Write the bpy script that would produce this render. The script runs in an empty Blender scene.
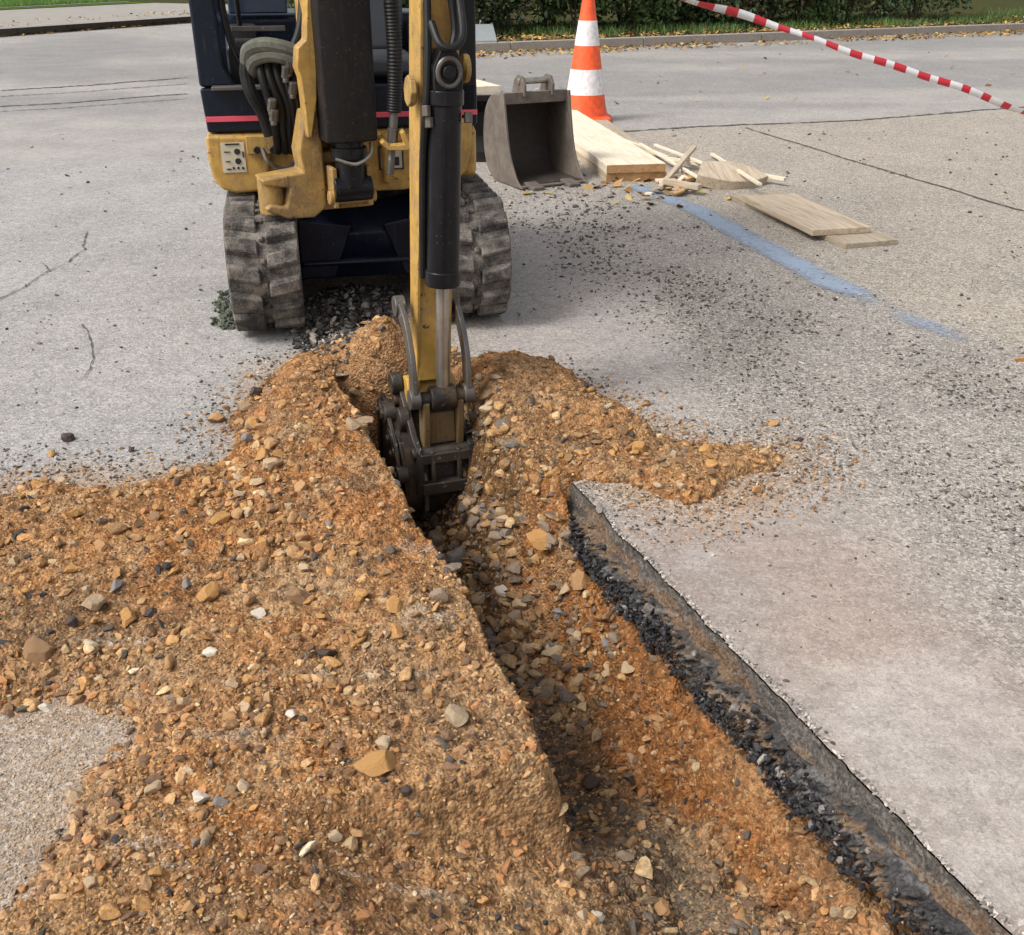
import bpy, bmesh, math, random
import numpy as np
from mathutils import Vector, Matrix
random.seed(7); RNG = np.random.default_rng(11)
R = math.radians
S = bpy.context.scene; C = S.collection
# ------------------------------------------------------------------ camera
F, H, PITCH, CX, CY = 1018.0, 1.104, R(26.6), 512.0, 467.5
cam = bpy.data.cameras.new('camera'); camo = bpy.data.objects.new('camera', cam); C.objects.link(camo)
cam.sensor_width = 36; cam.lens = 36*F/1024; cam.clip_end = 500; cam.clip_start = .02
camo.location = (0, 0, H); camo.rotation_euler = (R(90)-PITCH, 0, 0); S.camera = camo
cp, sp = math.cos(PITCH), math.sin(PITCH)
def ray(px, py):
    a, b = (px-CX)/F, (CY-py)/F
    return Vector((a, cp+b*sp, -sp+b*cp))
def G(px, py, z=0.0):
    d = ray(px, py); t = (z-H)/d.z
    return Vector((d.x*t, d.y*t, z))
def P(px, py, Y):
    d = ray(px, py); t = Y/d.y
    return Vector((d.x*t, Y, H+d.z*t))
# ------------------------------------------------------------------ noise
def _h(ix, iy, s):
    n = (ix.astype(np.int64)*374761393 + iy.astype(np.int64)*668265263 + s*974711) & 0x7fffffff
    n = ((n ^ (n >> 13))*1274126177) & 0x7fffffff
    n = ((n ^ (n >> 15))*2246822519) & 0x7fffffff
    return (n & 0xffffff)/float(0xffffff)
def vn(x, y, s=0):
    ix, iy = np.floor(x), np.floor(y); fx, fy = x-ix, y-iy
    fx = fx*fx*(3-2*fx); fy = fy*fy*(3-2*fy)
    a, b, c, d = _h(ix, iy, s), _h(ix+1, iy, s), _h(ix, iy+1, s), _h(ix+1, iy+1, s)
    return (a+(b-a)*fx)*(1-fy)+(c+(d-c)*fx)*fy
def fbm(x, y, f, o=4, s=0, g=.5):
    r = 0; a = 1; t = 0
    for i in range(o):
        r = r+a*vn(x*f+17.3*i, y*f-9.1*i, s+i); t += a; a *= g; f *= 2.03
    return r/t-.5
def worley(x, y, f, s=0):
    x = x*f; y = y*f; ix, iy = np.floor(x), np.floor(y); m = np.full(np.shape(x), 9.)
    for i in (-1, 0, 1):
        for j in (-1, 0, 1):
            jx, jy = ix+i, iy+j
            m = np.minimum(m, (jx+_h(jx, jy, s)-x)**2+(jy+_h(jx, jy, s+5)-y)**2)
    return np.sqrt(m)
def sm(a, b, x):
    t = np.clip((x-a)/(b-a), 0, 1); return t*t*(3-2*t)
def polydist(x, y, poly):
    """signed distance to a polygon, positive inside"""
    poly = [(p[0], p[1]) for p in poly]; n = len(poly)
    dm = np.full(np.shape(x), 1e9); ins = np.zeros(np.shape(x), bool)
    for i in range(n):
        ax, ay = poly[i]; bx, by = poly[(i+1) % n]; ex, ey = bx-ax, by-ay
        t = np.clip(((x-ax)*ex+(y-ay)*ey)/(ex*ex+ey*ey), 0, 1)
        dm = np.minimum(dm, (x-ax-t*ex)**2+(y-ay-t*ey)**2)
        c = ((ay > y) != (by > y)); xs = ax+(y-ay)*ex/(ey if ey else 1e-9)
        ins ^= c & (x < xs)
    return np.where(ins, 1, -1)*np.sqrt(dm)
# trench frame: v runs along the trench towards the camera, u across it
TH = R(21.4); DU = np.array([math.cos(TH), math.sin(TH)]); DV = np.array([math.sin(TH), -math.cos(TH)])
def uv2xy(u, v): return u*DU[0]+v*DV[0], u*DU[1]+v*DV[1]
def xy2uv(x, y): return x*DU[0]+y*DU[1], x*DV[0]+y*DV[1]
UL, UR, VH = .494, .909, -2.80
def edgeR(v): return UR+.014*fbm(v, v*0+3, 3, 3, 5)+.011*fbm(v, v*0, 26, 4, 6)+.012*np.clip(fbm(v, v*0, 14, 3, 8)-.12, 0, 1)*3
# ------------------------------------------------------------------ object helpers
def props(o, label=None, cat=None, group=None, kind=None):
    if label: o['label'] = label
    if cat: o['category'] = cat
    if group: o['group'] = group
    if kind: o['kind'] = kind
    return o
def link(name, me, m=None, parent=None):
    o = bpy.data.objects.new(name, me); C.objects.link(o)
    if m is not None:
        for k in (m if isinstance(m, (list, tuple)) else [m]): me.materials.append(k)
    if parent is not None: o.parent = parent
    return o
def obj(name, bm, m, parent=None, bevel=0, smooth=True, seg=2):
    bmesh.ops.recalc_face_normals(bm, faces=bm.faces)
    me = bpy.data.meshes.new(name); bm.to_mesh(me); bm.free()
    if smooth:
        me.polygons.foreach_set('use_smooth', [True]*len(me.polygons))
        try: me.set_sharp_from_angle(angle=R(35))
        except Exception: pass
    o = link(name, me, m, parent)
    if bevel:
        b = o.modifiers.new('bevel', 'BEVEL'); b.width = bevel; b.segments = seg; b.limit_method = 'ANGLE'; b.angle_limit = R(35); b.harden_normals = True
    return o
def empty(name, loc, rz=0, parent=None):
    o = bpy.data.objects.new(name, None); C.objects.link(o); o.location = loc; o.rotation_euler = (0, 0, rz); o.empty_display_size = .1
    if parent is not None: o.parent = parent
    return o
def npmesh(name, co, faces, cols=None, smooth=False):
    """faces: (n,k) int array"""
    me = bpy.data.meshes.new(name); n, k = faces.shape
    me.vertices.add(len(co)); me.vertices.foreach_set('co', np.ascontiguousarray(co, dtype=np.float32).ravel())
    me.loops.add(n*k); me.loops.foreach_set('vertex_index', np.ascontiguousarray(faces, dtype=np.int32).ravel())
    me.polygons.add(n); me.polygons.foreach_set('loop_start', np.arange(0, n*k, k, dtype=np.int32))
    me.polygons.foreach_set('use_smooth', np.full(n, smooth, dtype=bool))
    me.update(calc_edges=True)
    if cols is not None:
        a = me.color_attributes.new('col', 'FLOAT_COLOR', 'POINT')
        c = np.ones((len(co), 4), np.float32); c[:, :cols.shape[1]] = cols
        a.data.foreach_set('color', c.ravel())
    return me
def box(bm, c, s, rot=None):
    M = Matrix.Translation(c) @ (rot.to_matrix().to_4x4() if rot is not None and not isinstance(rot, Matrix) else (rot or Matrix.Identity(4))) @ Matrix.Diagonal((s[0], s[1], s[2], 1))
    bmesh.ops.create_cube(bm, size=1, matrix=M)
def cyl(bm, a, b, r, r2=None, n=20):
    a, b = Vector(a), Vector(b); d = b-a
    M = Matrix.Translation((a+b)/2) @ d.to_track_quat('Z', 'Y').to_matrix().to_4x4()
    bmesh.ops.create_cone(bm, cap_ends=True, segments=n, radius1=r, radius2=r if r2 is None else r2, depth=d.length, matrix=M)
def prism(bm, pts, x0, x1, ax='x'):
    """polygon pts (y,z) extruded along x, or (x,z) along y, or (x,y) along z"""
    def mk(p, t): return {'x': (t, p[0], p[1]), 'y': (p[0], t, p[1]), 'z': (p[0], p[1], t)}[ax]
    A = [bm.verts.new(mk(p, x0)) for p in pts]; B = [bm.verts.new(mk(p, x1)) for p in pts]; n = len(pts)
    bm.faces.new(A[::-1]); bm.faces.new(B)
    for i in range(n): bm.faces.new((A[i], A[(i+1) % n], B[(i+1) % n], B[i]))
def spline(pts, k=8):
    pts = [Vector(p) for p in pts]; q = [pts[0]*2-pts[1]]+pts+[pts[-1]*2-pts[-2]]; out = []
    for i in range(1, len(q)-2):
        for j in range(k):
            t = j/k
            out.append(.5*((2*q[i])+(q[i+1]-q[i-1])*t+(2*q[i-1]-5*q[i]+4*q[i+1]-q[i+2])*t*t+(3*q[i]-q[i-1]-3*q[i+1]+q[i+2])*t**3))
    return out+[pts[-1]]
def tube(bm, pts, r, n=10, rf=None):
    prev = None; up = Vector((.31, .2, .93)); N = len(pts); first = None
    for i, p in enumerate(pts):
        d = (pts[min(i+1, N-1)]-pts[max(i-1, 0)]).normalized()
        s = d.cross(up)
        if s.length < .05: s = d.cross(Vector((1, 0, 0)))
        s.normalize(); t = s.cross(d); up = t
        rr = r if rf is None else r*rf(i/(N-1), i)
        ring = [bm.verts.new(p+(s*math.cos(a)+t*math.sin(a))*rr) for a in [2*math.pi*j/n for j in range(n)]]
        if prev:
            for j in range(n): bm.faces.new((prev[j], prev[(j+1) % n], ring[(j+1) % n], ring[j]))
        else: first = ring
        prev = ring
    bm.faces.new(first[::-1]); bm.faces.new(prev)
B = bmesh.new
# ------------------------------------------------------------------ materials
class NT:
    def __init__(s, name):
        s.m = bpy.data.materials.new(name); s.m.use_nodes = True; s.t = s.m.node_tree; s.N = s.t.nodes
        s.b = s.N['Principled BSDF']; s.out = s.N['Material Output']
        s.co = s.new('ShaderNodeTexCoord').outputs['Object']
    def new(s, ty, **k):
        n = s.N.new(ty)
        for a, b in k.items(): setattr(n, a, b)
        return n
    def L(s, a, b): s.t.links.new(a, b)
    def noise(s, sc, det=4, rough=.55, vec=None, dist=0):
        n = s.new('ShaderNodeTexNoise'); n.inputs['Scale'].default_value = sc; n.inputs['Detail'].default_value = det
        n.inputs['Roughness'].default_value = rough; n.inputs['Distortion'].default_value = dist; s.L(vec or s.co, n.inputs['Vector']); return n.outputs['Fac']
    def vor(s, sc, out='Distance', feat='F1', vec=None):
        n = s.new('ShaderNodeTexVoronoi'); n.feature = feat; n.inputs['Scale'].default_value = sc; s.L(vec or s.co, n.inputs['Vector']); return n.outputs[out]
    def ramp(s, x, a, b, v0=0., v1=1.):
        n = s.new('ShaderNodeMapRange'); n.interpolation_type = 'SMOOTHSTEP'
        for i, v in zip(('From Min', 'From Max', 'To Min', 'To Max'), (a, b, v0, v1)): n.inputs[i].default_value = v
        s.L(x, n.inputs['Value']); return n.outputs['Result']
    def mix(s, f, a, b, mode='MIX'):
        n = s.new('ShaderNodeMix'); n.data_type = 'RGBA'; n.blend_type = mode
        for v, i in ((f, 0), (a, 6), (b, 7)):
            if hasattr(v, 'is_linked') or hasattr(v, 'links'): s.L(v, n.inputs[i])
            elif i == 0: n.inputs[0].default_value = v
            else: n.inputs[i].default_value = (v[0], v[1], v[2], 1)
        return n.outputs[2]
    def math(s, op, a, b=0.):
        n = s.new('ShaderNodeMath'); n.operation = op
        for v, i in ((a, 0), (b, 1)):
            if hasattr(v, 'links'): s.L(v, n.inputs[i])
            else: n.inputs[i].default_value = v
        return n.outputs[0]
    def bump(s, h, st=.3, d=.002, nrm=None):
        n = s.new('ShaderNodeBump'); n.inputs['Strength'].default_value = st; n.inputs['Distance'].default_value = d; s.L(h, n.inputs['Height'])
        if nrm: s.L(nrm, n.inputs['Normal'])
        return n.outputs[0]
    def fin(s, col, rough=.8, nrm=None, metal=0., spec=.5):
        if hasattr(col, 'links'): s.L(col, s.b.inputs['Base Color'])
        else: s.b.inputs['Base Color'].default_value = (*col, 1)
        if hasattr(rough, 'links'): s.L(rough, s.b.inputs['Roughness'])
        else: s.b.inputs['Roughness'].default_value = rough
        s.b.inputs['Metallic'].default_value = metal; s.b.inputs['Specular IOR Level'].default_value = spec
        if nrm: s.L(nrm, s.b.inputs['Normal'])
        return s.m
DUST = (.30, .25, .19)
def paint(name, base, rough=.4, dust=.35, dcol=DUST, wear=None, metal=0., sc=1., wet=0):
    n = NT(name)
    big = n.noise(9*sc, 5, .65); fine = n.noise(120*sc, 3)
    c = n.mix(n.ramp(n.noise(30*sc, 3), .3, .7), tuple(v*.82 for v in base), tuple(min(1, v*1.1) for v in base))
    d = n.math('MULTIPLY', n.ramp(n.math('ADD', n.math('MULTIPLY', big, .7), n.math('MULTIPLY', fine, .3)), .58-.3*dust, .78-.2*dust), min(1, dust*1.6))
    c = n.mix(d, c, dcol)
    mp = n.new('ShaderNodeMapping'); mp.inputs['Scale'].default_value = (70, 70, 5); n.L(n.co, mp.inputs['Vector'])
    c = n.mix(n.math('MULTIPLY', n.ramp(n.noise(1, 5, .7, mp.outputs[0]), .52, .72, 0, .75), n.ramp(n.noise(6*sc, 3), .42, .6)), c, tuple(v*.28+.01 for v in dcol))
    if wear:
        w = n.ramp(n.noise(45*sc, 6, .7), .62, .66); c = n.mix(w, c, wear)
    # rain drops and grit specks, their glints painted in as pale dots
    c = n.mix(n.math('MULTIPLY', n.ramp(n.vor(95*sc), .13, .07, 0, .7), n.ramp(n.noise(13, 4, .7), .48, .60)), c, tuple(min(1, v*.5+.22) for v in dcol)) if wet else c
    r = n.math('ADD', n.math('MULTIPLY', d, .4), rough)
    return n.fin(c, r, n.bump(fine, .25, .001), metal)
def flat(name, base, rough=.6, metal=0., var=.15, sc=20):
    n = NT(name); c = n.mix(n.noise(sc, 4), tuple(v*(1-var) for v in base), tuple(min(1, v*(1+var)) for v in base))
    return n.fin(c, rough, n.bump(n.noise(150, 3), .2, .001), metal)
M = {}
M['yellow'] = paint('yellow_paint', (.52, .31, .07), .42, .5, (.23, .16, .09), wear=(.07, .05, .035))
M['yellow_mud'] = paint('muddy_yellow_paint', (.42, .26, .07), .5, .6, (.2, .13, .07), wear=(.06, .045, .03))
M['navy'] = paint('navy_paint', (.007, .011, .024), .30, .04, (.10, .11, .12), wet=1)
M['black'] = paint('black_paint', (.008, .008, .010), .30, .14, (.09, .085, .08), wet=1)
M['blackrub'] = paint('black_hose_rubber', (.010, .010, .010), .5, .16, (.12, .11, .09))
M['guard'] = paint('scuffed_dark_guard', (.010, .008, .008), .5, .22, (.07, .055, .045), wear=(.04, .028, .022), wet=1)
M['steel'] = paint('worn_steel', (.13, .125, .12), .42, .45, (.15, .10, .06), wear=(.3, .29, .27), metal=.5)
M['brightsteel'] = paint('bright_rod_steel', (.42, .40, .36), .28, .15, (.2, .16, .12), metal=.8)
M['darksteel'] = paint('dark_digging_steel', (.030, .028, .027), .42, .5, (.12, .075, .04), wear=(.16, .15, .14), metal=.4)
M['rubber'] = paint('dusty_track_rubber', (.024, .022, .021), .8, .66, (.22, .195, .17), wear=(.014, .013, .012), sc=1.5)
M['sleeve'] = paint('grey_green_hose_sleeve', (.10, .105, .085), .95, .5, (.17, .17, .14))
M['red'] = flat('red_stripe', (.72, .09, .14), .5)
M['sticker'] = flat('sticker_paper', (.55, .50, .38), .5)
M['ink'] = flat('black_ink', (.015, .015, .015), .6)
M['bucket'] = paint('weathered_bucket_steel', (.15, .125, .105), .6, .5, (.24, .20, .16), wear=(.09, .055, .035), metal=.25, sc=.8)
M['bucket_shade'] = paint('shaded_bucket_inside', (.05, .04, .035), .6, .35, (.10, .08, .06), metal=.2)  # darker copy of the bucket steel, shade inside painted into the colour
M['seat'] = flat('grey_seat_vinyl', (.05, .055, .065), .6)
M['glass'] = flat('dark_screen', (.02, .035, .06), .12)
M['orange'] = paint('cone_orange', (.88, .11, .025), .5, .08, (.4, .15, .08))
M['white'] = paint('reflective_white', (.80, .77, .78), .45, .08, (.55, .5, .5))
M['tapered'] = flat('tape_red', (.60, .02, .035), .4)
M['tapewhite'] = flat('tape_white', (.78, .76, .76), .4)
def wood(name, base, dark):
    n = NT(name); mp = n.new('ShaderNodeMapping'); mp.inputs['Scale'].default_value = (14, 1.2, 14); n.L(n.co, mp.inputs['Vector'])
    g = n.noise(3, 5, .6, mp.outputs[0], 1.2)
    c = n.mix(n.ramp(g, .35, .7), base, dark); c = n.mix(n.ramp(n.noise(5, 4), .5, .75, 0, .5), c, tuple(v*.7 for v in base))
    return n.fin(c, .75, n.bump(g, .3, .001))
M['wood_white'] = wood('pale_new_wood', (.76, .68, .54), (.64, .53, .38))
M['wood'] = wood('rough_sawn_wood', (.54, .45, .34), (.36, .28, .19))
M['wood_grey'] = wood('dusty_wood', (.42, .36, .27), (.30, .24, .17))
M['wood_end'] = wood('cut_wood_end', (.50, .30, .14), (.36, .20, .09))
def leafm(name, a, b):
    n = NT(name); at = n.new('ShaderNodeAttribute'); at.attribute_name = 'col'
    c = n.mix(at.outputs['Fac'], a, b)
    n.fin(n.mix(.0, at.outputs['Color'], c), .55); return n.m
def attrmat(name, rough=.85, sc=120, var=.35, dirt=None, bump=.5, dsc=40, bd=.003):
    n = NT(name); at = n.new('ShaderNodeAttribute'); at.attribute_name = 'col'; c = at.outputs['Color']
    f = n.noise(sc, 4, .65)
    c = n.mix(n.ramp(f, .3, .72), n.mix(1., c, (1-var,)*3, 'MULTIPLY'), n.mix(1., c, (1+var,)*3, 'MULTIPLY'))
    if dirt: c = n.mix(n.ramp(n.noise(dsc, 4), .52, .66, 0, .8), c, dirt)
    return n.fin(c, rough, n.bump(f, bump, bd))
M['leaf'] = attrmat('leaf', .6, 30, .15, None, .1)
M['rock'] = attrmat('loose_stone', .85, 160, .3, (.36, .18, .065), .6, 30)
M['grit'] = attrmat('loose_grit', .85, 200, .2, None, .3)
M['bark'] = flat('bark', (.09, .065, .045), .9)
# soil: colour attribute carries the soil types; the shader adds the crumbs
n = NT('sandy_soil'); at = n.new('ShaderNodeAttribute'); at.attribute_name = 'col'; c = at.outputs['Color']
f1 = n.noise(260, 5, .7); f2 = n.noise(45, 5, .65); vc = n.vor(150, 'Color'); vd = n.vor(150)
sepc = n.new('ShaderNodeSeparateColor'); n.L(vc, sepc.inputs[0])
c = n.mix(n.ramp(f2, .32, .68), n.mix(1., c, (.50, .47, .44), 'MULTIPLY'), n.mix(1., c, (1.3, 1.27, 1.22), 'MULTIPLY'))  # crevice shade painted in: darker where the bump dips
c = n.mix(n.ramp(sepc.outputs[0], .84, .94, 0, .5), c, (.60, .42, .23))
c = n.mix(n.ramp(sepc.outputs[1], .86, .95, 0, .6), c, (.06, .045, .03))
c = n.mix(n.ramp(f1, .3, .7), n.mix(1., c, (.7, .68, .66), 'MULTIPLY'), n.mix(1., c, (1.2, 1.2, 1.2), 'MULTIPLY'))
hh = n.math('ADD', n.math('MULTIPLY', f1, .6), n.math('SUBTRACT', n.math('MULTIPLY', f2, 1.2), n.math('MULTIPLY', vd, .9)))
M['soil'] = n.fin(c, .92, n.bump(hh, 1., .007), spec=.15)
# pavement: colour attribute = tone, alpha-like 'agg' attribute = how bare the aggregate is
n = NT('pavement'); at = n.new('ShaderNodeAttribute'); at.attribute_name = 'col'; c = at.outputs['Color']
ag = n.new('ShaderNodeAttribute'); ag.attribute_name = 'agg'; sc_ = n.new('ShaderNodeSeparateColor'); n.L(ag.outputs['Color'], sc_.inputs[0]); A0 = sc_.outputs[0]; A1 = sc_.outputs[1]
vcs = []
for s_ in (150, 420):
    q = n.new('ShaderNodeSeparateColor'); n.L(n.vor(s_, 'Color'), q.inputs[0]); vcs.append(q)
lt = n.math('MULTIPLY', n.ramp(vcs[0].outputs[0], .68, .80), A0); dk = n.math('MULTIPLY', n.ramp(vcs[0].outputs[1], .72, .86), A0)
lt2 = n.math('MULTIPLY', n.ramp(vcs[1].outputs[0], .68, .85), A0); dk2 = n.math('MULTIPLY', n.ramp(vcs[1].outputs[1], .70, .86), A0)
big = n.noise(2.2, 6, .62); mid = n.noise(22, 5, .62); fin_ = n.noise(240, 4, .7)
c = n.mix(n.ramp(big, .3, .7), n.mix(1., c, (.86, .86, .87), 'MULTIPLY'), n.mix(1., c, (1.12, 1.11, 1.1), 'MULTIPLY'))
c = n.mix(n.ramp(mid, .3, .7), n.mix(1., c, (.86, .86, .86), 'MULTIPLY'), n.mix(1., c, (1.12, 1.12, 1.12), 'MULTIPLY'))
c = n.mix(n.math('MULTIPLY', lt, .75), c, (.62, .58, .52)); c = n.mix(n.math('MULTIPLY', dk, .75), c, (.06, .052, .045))
c = n.mix(n.math('MULTIPLY', lt2, .6), c, (.62, .58, .52)); c = n.mix(n.math('MULTIPLY', dk2, .65), c, (.08, .072, .065))
c = n.mix(n.ramp(fin_, .3, .7), n.mix(1., c, (.84, .84, .84), 'MULTIPLY'), n.mix(1., c, (1.14, 1.14, 1.14), 'MULTIPLY'))
# dark crumbs trodden into the surface where 'agg' green says so
crumb = n.math('MULTIPLY', n.ramp(n.math('ADD', n.noise(95, 4, .75), n.math('MULTIPLY', A1, .22)), .66, .72), A1)
c = n.mix(n.math('MULTIPLY', crumb, .8), c, (.055, .05, .045))
hh = n.math('ADD', n.math('MULTIPLY', n.math('ADD', n.vor(130), n.vor(320)), n.math('MULTIPLY', A0, -.8)), n.math('ADD', n.math('MULTIPLY', fin_, .5), n.math('MULTIPLY', mid, .3)))
M['pave'] = n.fin(c, .82, n.bump(hh, .7, .0035), spec=.35)
# ------------------------------------------------------------------ world and light
w = bpy.data.worlds.new('World'); S.world = w; w.use_nodes = True; nt = w.node_tree
sky = nt.nodes.new('ShaderNodeTexSky'); sky.sky_type = 'NISHITA'; sky.sun_disc = False
SEL, SAZ = R(50), R(-118)   # azimuth measured from +Y towards +X
sky.sun_elevation = SEL; sky.sun_rotation = SAZ; sky.air_density = 1.0; sky.dust_density = 4.0; sky.ozone_density = 1
hs_ = nt.nodes.new('ShaderNodeHueSaturation'); hs_.inputs['Saturation'].default_value = .35; wm = nt.nodes.new('ShaderNodeMix'); wm.data_type = 'RGBA'; wm.blend_type = 'MULTIPLY'; wm.inputs[0].default_value = 1; wm.inputs[7].default_value = (1.03, 1.0, .96, 1)
nt.links.new(sky.outputs[0], hs_.inputs['Color']); nt.links.new(hs_.outputs[0], wm.inputs[6]); nt.links.new(wm.outputs[2], nt.nodes['Background'].inputs[0]); nt.nodes['Background'].inputs[1].default_value = .13
sun = bpy.data.lights.new('sun', 'SUN'); sun.energy = 1.3; sun.angle = R(16); sun.color = (1, .985, .97)
so = bpy.data.objects.new('sun', sun); C.objects.link(so)
sd = Vector((math.sin(SAZ)*math.cos(SEL), math.cos(SAZ)*math.cos(SEL), math.sin(SEL))); so.rotation_euler = sd.to_track_quat('Z', 'Y').to_euler()
S.view_settings.view_transform = 'Standard'; S.view_settings.look = 'None'; S.view_settings.exposure = .70; S.view_settings.gamma = 1
# ------------------------------------------------------------------ soil heights
spoil_px = [(-260, 520), (-60, 500), (0, 492), (60, 476), (110, 486), (170, 476), (222, 468), (248, 450), (236, 425), (262, 398), (292, 368), (345, 352), (420, 372), (470, 420), (620, 620), (700, 1100), (-700, 1100)]
spoil = [G(*p) for p in spoil_px]
heap_px = [(440, 378), (520, 372), (585, 392), (640, 425), (700, 446), (765, 444), (806, 458), (792, 474), (752, 482), (722, 500), (700, 512), (665, 505), (610, 488), (575, 480), (520, 520), (400, 560)]
heap = [G(*p) for p in heap_px]
bare_px = [(-250, 700), (0, 712), (60, 700), (120, 712), (135, 738), (85, 775), (50, 815), (15, 860), (-20, 910), (-50, 960), (-250, 1050)]
bare = [G(*p) for p in bare_px]
def bumpg(x, y, p, r, h, rx=1.):
    return h*np.exp(-(((x-p[0])/(r*rx))**2+((y-p[1])/r)**2))
def height(x, y, detail=True):
    x = np.asarray(x, float); y = np.asarray(y, float)
    wx = x+.03*fbm(x, y, 9, 3, 21); wy = y+.03*fbm(x, y, 9, 3, 22)
    u, v = xy2uv(x, y)
    ds = polydist(wx+.03*fbm(x, y, 25, 2, 25), wy, spoil)
    th = .014+.022*(1-np.exp(-np.maximum(ds, 0)/.14))+.016*fbm(x, y, 4, 3, 3)+.014*fbm(x, y, 11, 2, 4)
    bd = polydist(wx, wy, bare)
    th = th-.05*sm(-.14, .08, bd+.10*fbm(x, y, 9, 4, 30))
    th = th+.02*sm(-1.25, -1.5, v)*np.exp(-((u-.40)/.14)**2)
    th = np.where(ds > 0, th*sm(0, .07, ds)-.018*sm(.10, .0, ds)*(.5+1.6*fbm(x, y, 16, 3, 28)), ds*.5)
    # ridge thrown up along the trench and in front of the digger
    q = G(330, 400); th = np.where(ds > -.05, th+bumpg(wx, wy, q, .20, .075), th)
    q = G(300, 470); th = np.where(ds > -.05, th+bumpg(wx, wy, q, .20, .035), th)
    dh = polydist(wx+.04*fbm(x, y, 22, 2, 27), wy, heap)
    hh = .012+.02*(1-np.exp(-np.maximum(dh, 0)/.06))+.02*fbm(x, y, 9, 3, 33)
    q = G(520, 395); hh = hh+bumpg(wx, wy, q, .24, .085)
    q = G(610, 430); hh = hh+bumpg(wx, wy, q, .12, .04)
    hh = np.where(dh > 0, hh*sm(0, .05, dh)-.026*sm(.12, .0, dh)*(.55+1.8*fbm(x, y, 18, 3, 29)), dh*.6)
    out = np.maximum(th, hh)
    # the trench
    n1 = .03*fbm(v, v*0+1, 6, 3, 41)
    left = UL+n1
    wl = .028; left0 = left; slump = sm(-1.35, -.85, v)
    tl = sm(left0, left0+wl, u)
    rs = sm(-1.72, -2.05, v)               # beyond the end of the cut slab the right side is a slope of soil
    bot = -.345+.04*fbm(x, y, 5, 3, 51)-.02+.0*v
    rise = .02*sm(.60, .76, u)+.185*sm(.775, .893, u+.02*fbm(u*0, v, 9, 3, 48))+.03*fbm(u*.5, v, 5, 3, 45)*sm(.6, .8, u)
    bot = bot+.15*sm(-1.30, -.80, v)*sm(.88, .74, u)
    prof = bot+rise*(1-rs)+rs*(.40*sm(.66, .90, u))
    prof = prof+.12*sm(-2.55, -2.75, v)
    inside = tl*(1-rs*sm(.78, .88, u))
    # head of the trench
    hd = sm(-2.66-.05*fbm(u, u*0, 8, 2, 55), -2.90, v); inside = inside*(1-hd)
    thc = np.maximum(out, -.04)
    lipn = .035*fbm(u, v, 7, 3, 43); zs = out-.024-.20*np.clip((u+lipn-.12)/.55, 0, 1)+.025*fbm(x, y, 7, 3, 46)
    tgt = np.minimum(out, np.maximum(prof, zs)); s1 = sm(-1.09, -1.03, v+lipn)*sm(.05, .24, u+lipn); s2 = sm(-1.28, -1.0, v); sx = sm(UL-.03, UL+.05, u)
    SL = s1*(1-sx)+s2*sx
    inslab = (u > edgeR(v)-.004) & (v > -1.99)
    res = out*(1-inside)+prof*inside
    res = res*(1-SL)+tgt*SL
    res = np.where((u > UR-.03) & (v <= -1.9), np.where(inside > .02, np.maximum(prof*inside+thc*(1-inside), -.3), out), res)
    res = np.where(inslab, np.where(out > .001, out, -.10+.0*u), res)
    res = np.where((u > UR-.03) & (u <= edgeR(v)-.004) & (v > -1.99), np.minimum(res, -.15), res)
    res = np.where((v < -1.93) & (v > -2.9) & (u > .865) & (u < .935), np.maximum(res, .010+.02*fbm(x, y, 12, 2, 9)), res)
    # mound at the head
    q = G(388, 372); res = res+bumpg(wx, wy, q, .12, .225, .75)
    q = G(350, 352); res = np.where(u < 1.2, res+bumpg(wx, wy, q, .12, .05, 1.6)-.0, res)
    if detail:
        sl = sm(-.12, -.30, res)
        k = np.where(res > -.003, 1., .0)+sl
        k = np.clip(k+sm(UL-.04, UL, u)*sm(UR-.02, UR-.05, u)+sm(-.05, .05, u)*sm(-1.2, -1.1, v)*(u < UR-.03), 0, 1)
        wl_ = sm(.76, .82, u)*sm(UR, UR-.01, u)*(1-rs)*.75
        res = res+k*(.017*fbm(x, y, 22, 3, 61)+.011*(.45-worley(x+.01*fbm(x, y, 40, 2, 1), y, 30, 62))*sm(-.1, .2, fbm(x, y, 5, 2, 63))+.006*(.4-worley(x, y, 75, 64)))
        res = res+k*(1-wl_)*.014*fbm(x, y, 85, 3, 66)
        # gouges in the right hand soil wall
        g = sm(.70, .78, u)*sm(.93, .88, u)*(1-rs)*sm(-2.1, -1.9, v)
        res = res+g*(.10*fbm(u*.5, v, 13, 3, 71)+.03*fbm(u*.6, v, 34, 2, 72)+.035*(.45-worley(u*.7, v, 24, 73)))
    return res
# soil grid
us = np.concatenate([np.arange(-1.9, -.9, .012), np.arange(-.9, .56, .0052), np.arange(.56, .93, .004), np.arange(.93, 1.75, .007)])
vs = np.concatenate([np.arange(-3.35, -2.0, .0065), np.arange(-2.0, -1.2, .005), np.arange(-1.2, -.38, .0038)])
U, V = np.meshgrid(us, vs, indexing='ij'); X, Y = uv2xy(U, V); Z = height(X, Y)
nu, nv = U.shape
idx = np.arange(nu*nv).reshape(nu, nv)
f = np.stack([idx[:-1, :-1], idx[1:, :-1], idx[1:, 1:], idx[:-1, 1:]], -1).reshape(-1, 4)
zf = np.maximum.reduce([Z.ravel()[f[:, i]] for i in range(4)])
uf = U.ravel()[f[:, 0]]; vf = V.ravel()[f[:, 0]]
hid = (zf < -.004) & (((uf < UL-.03) & ~((vf > -1.22) & (uf > -.06))) | (uf > UR+.06) | (vf < -3.0))
f = f[~hid]
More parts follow.
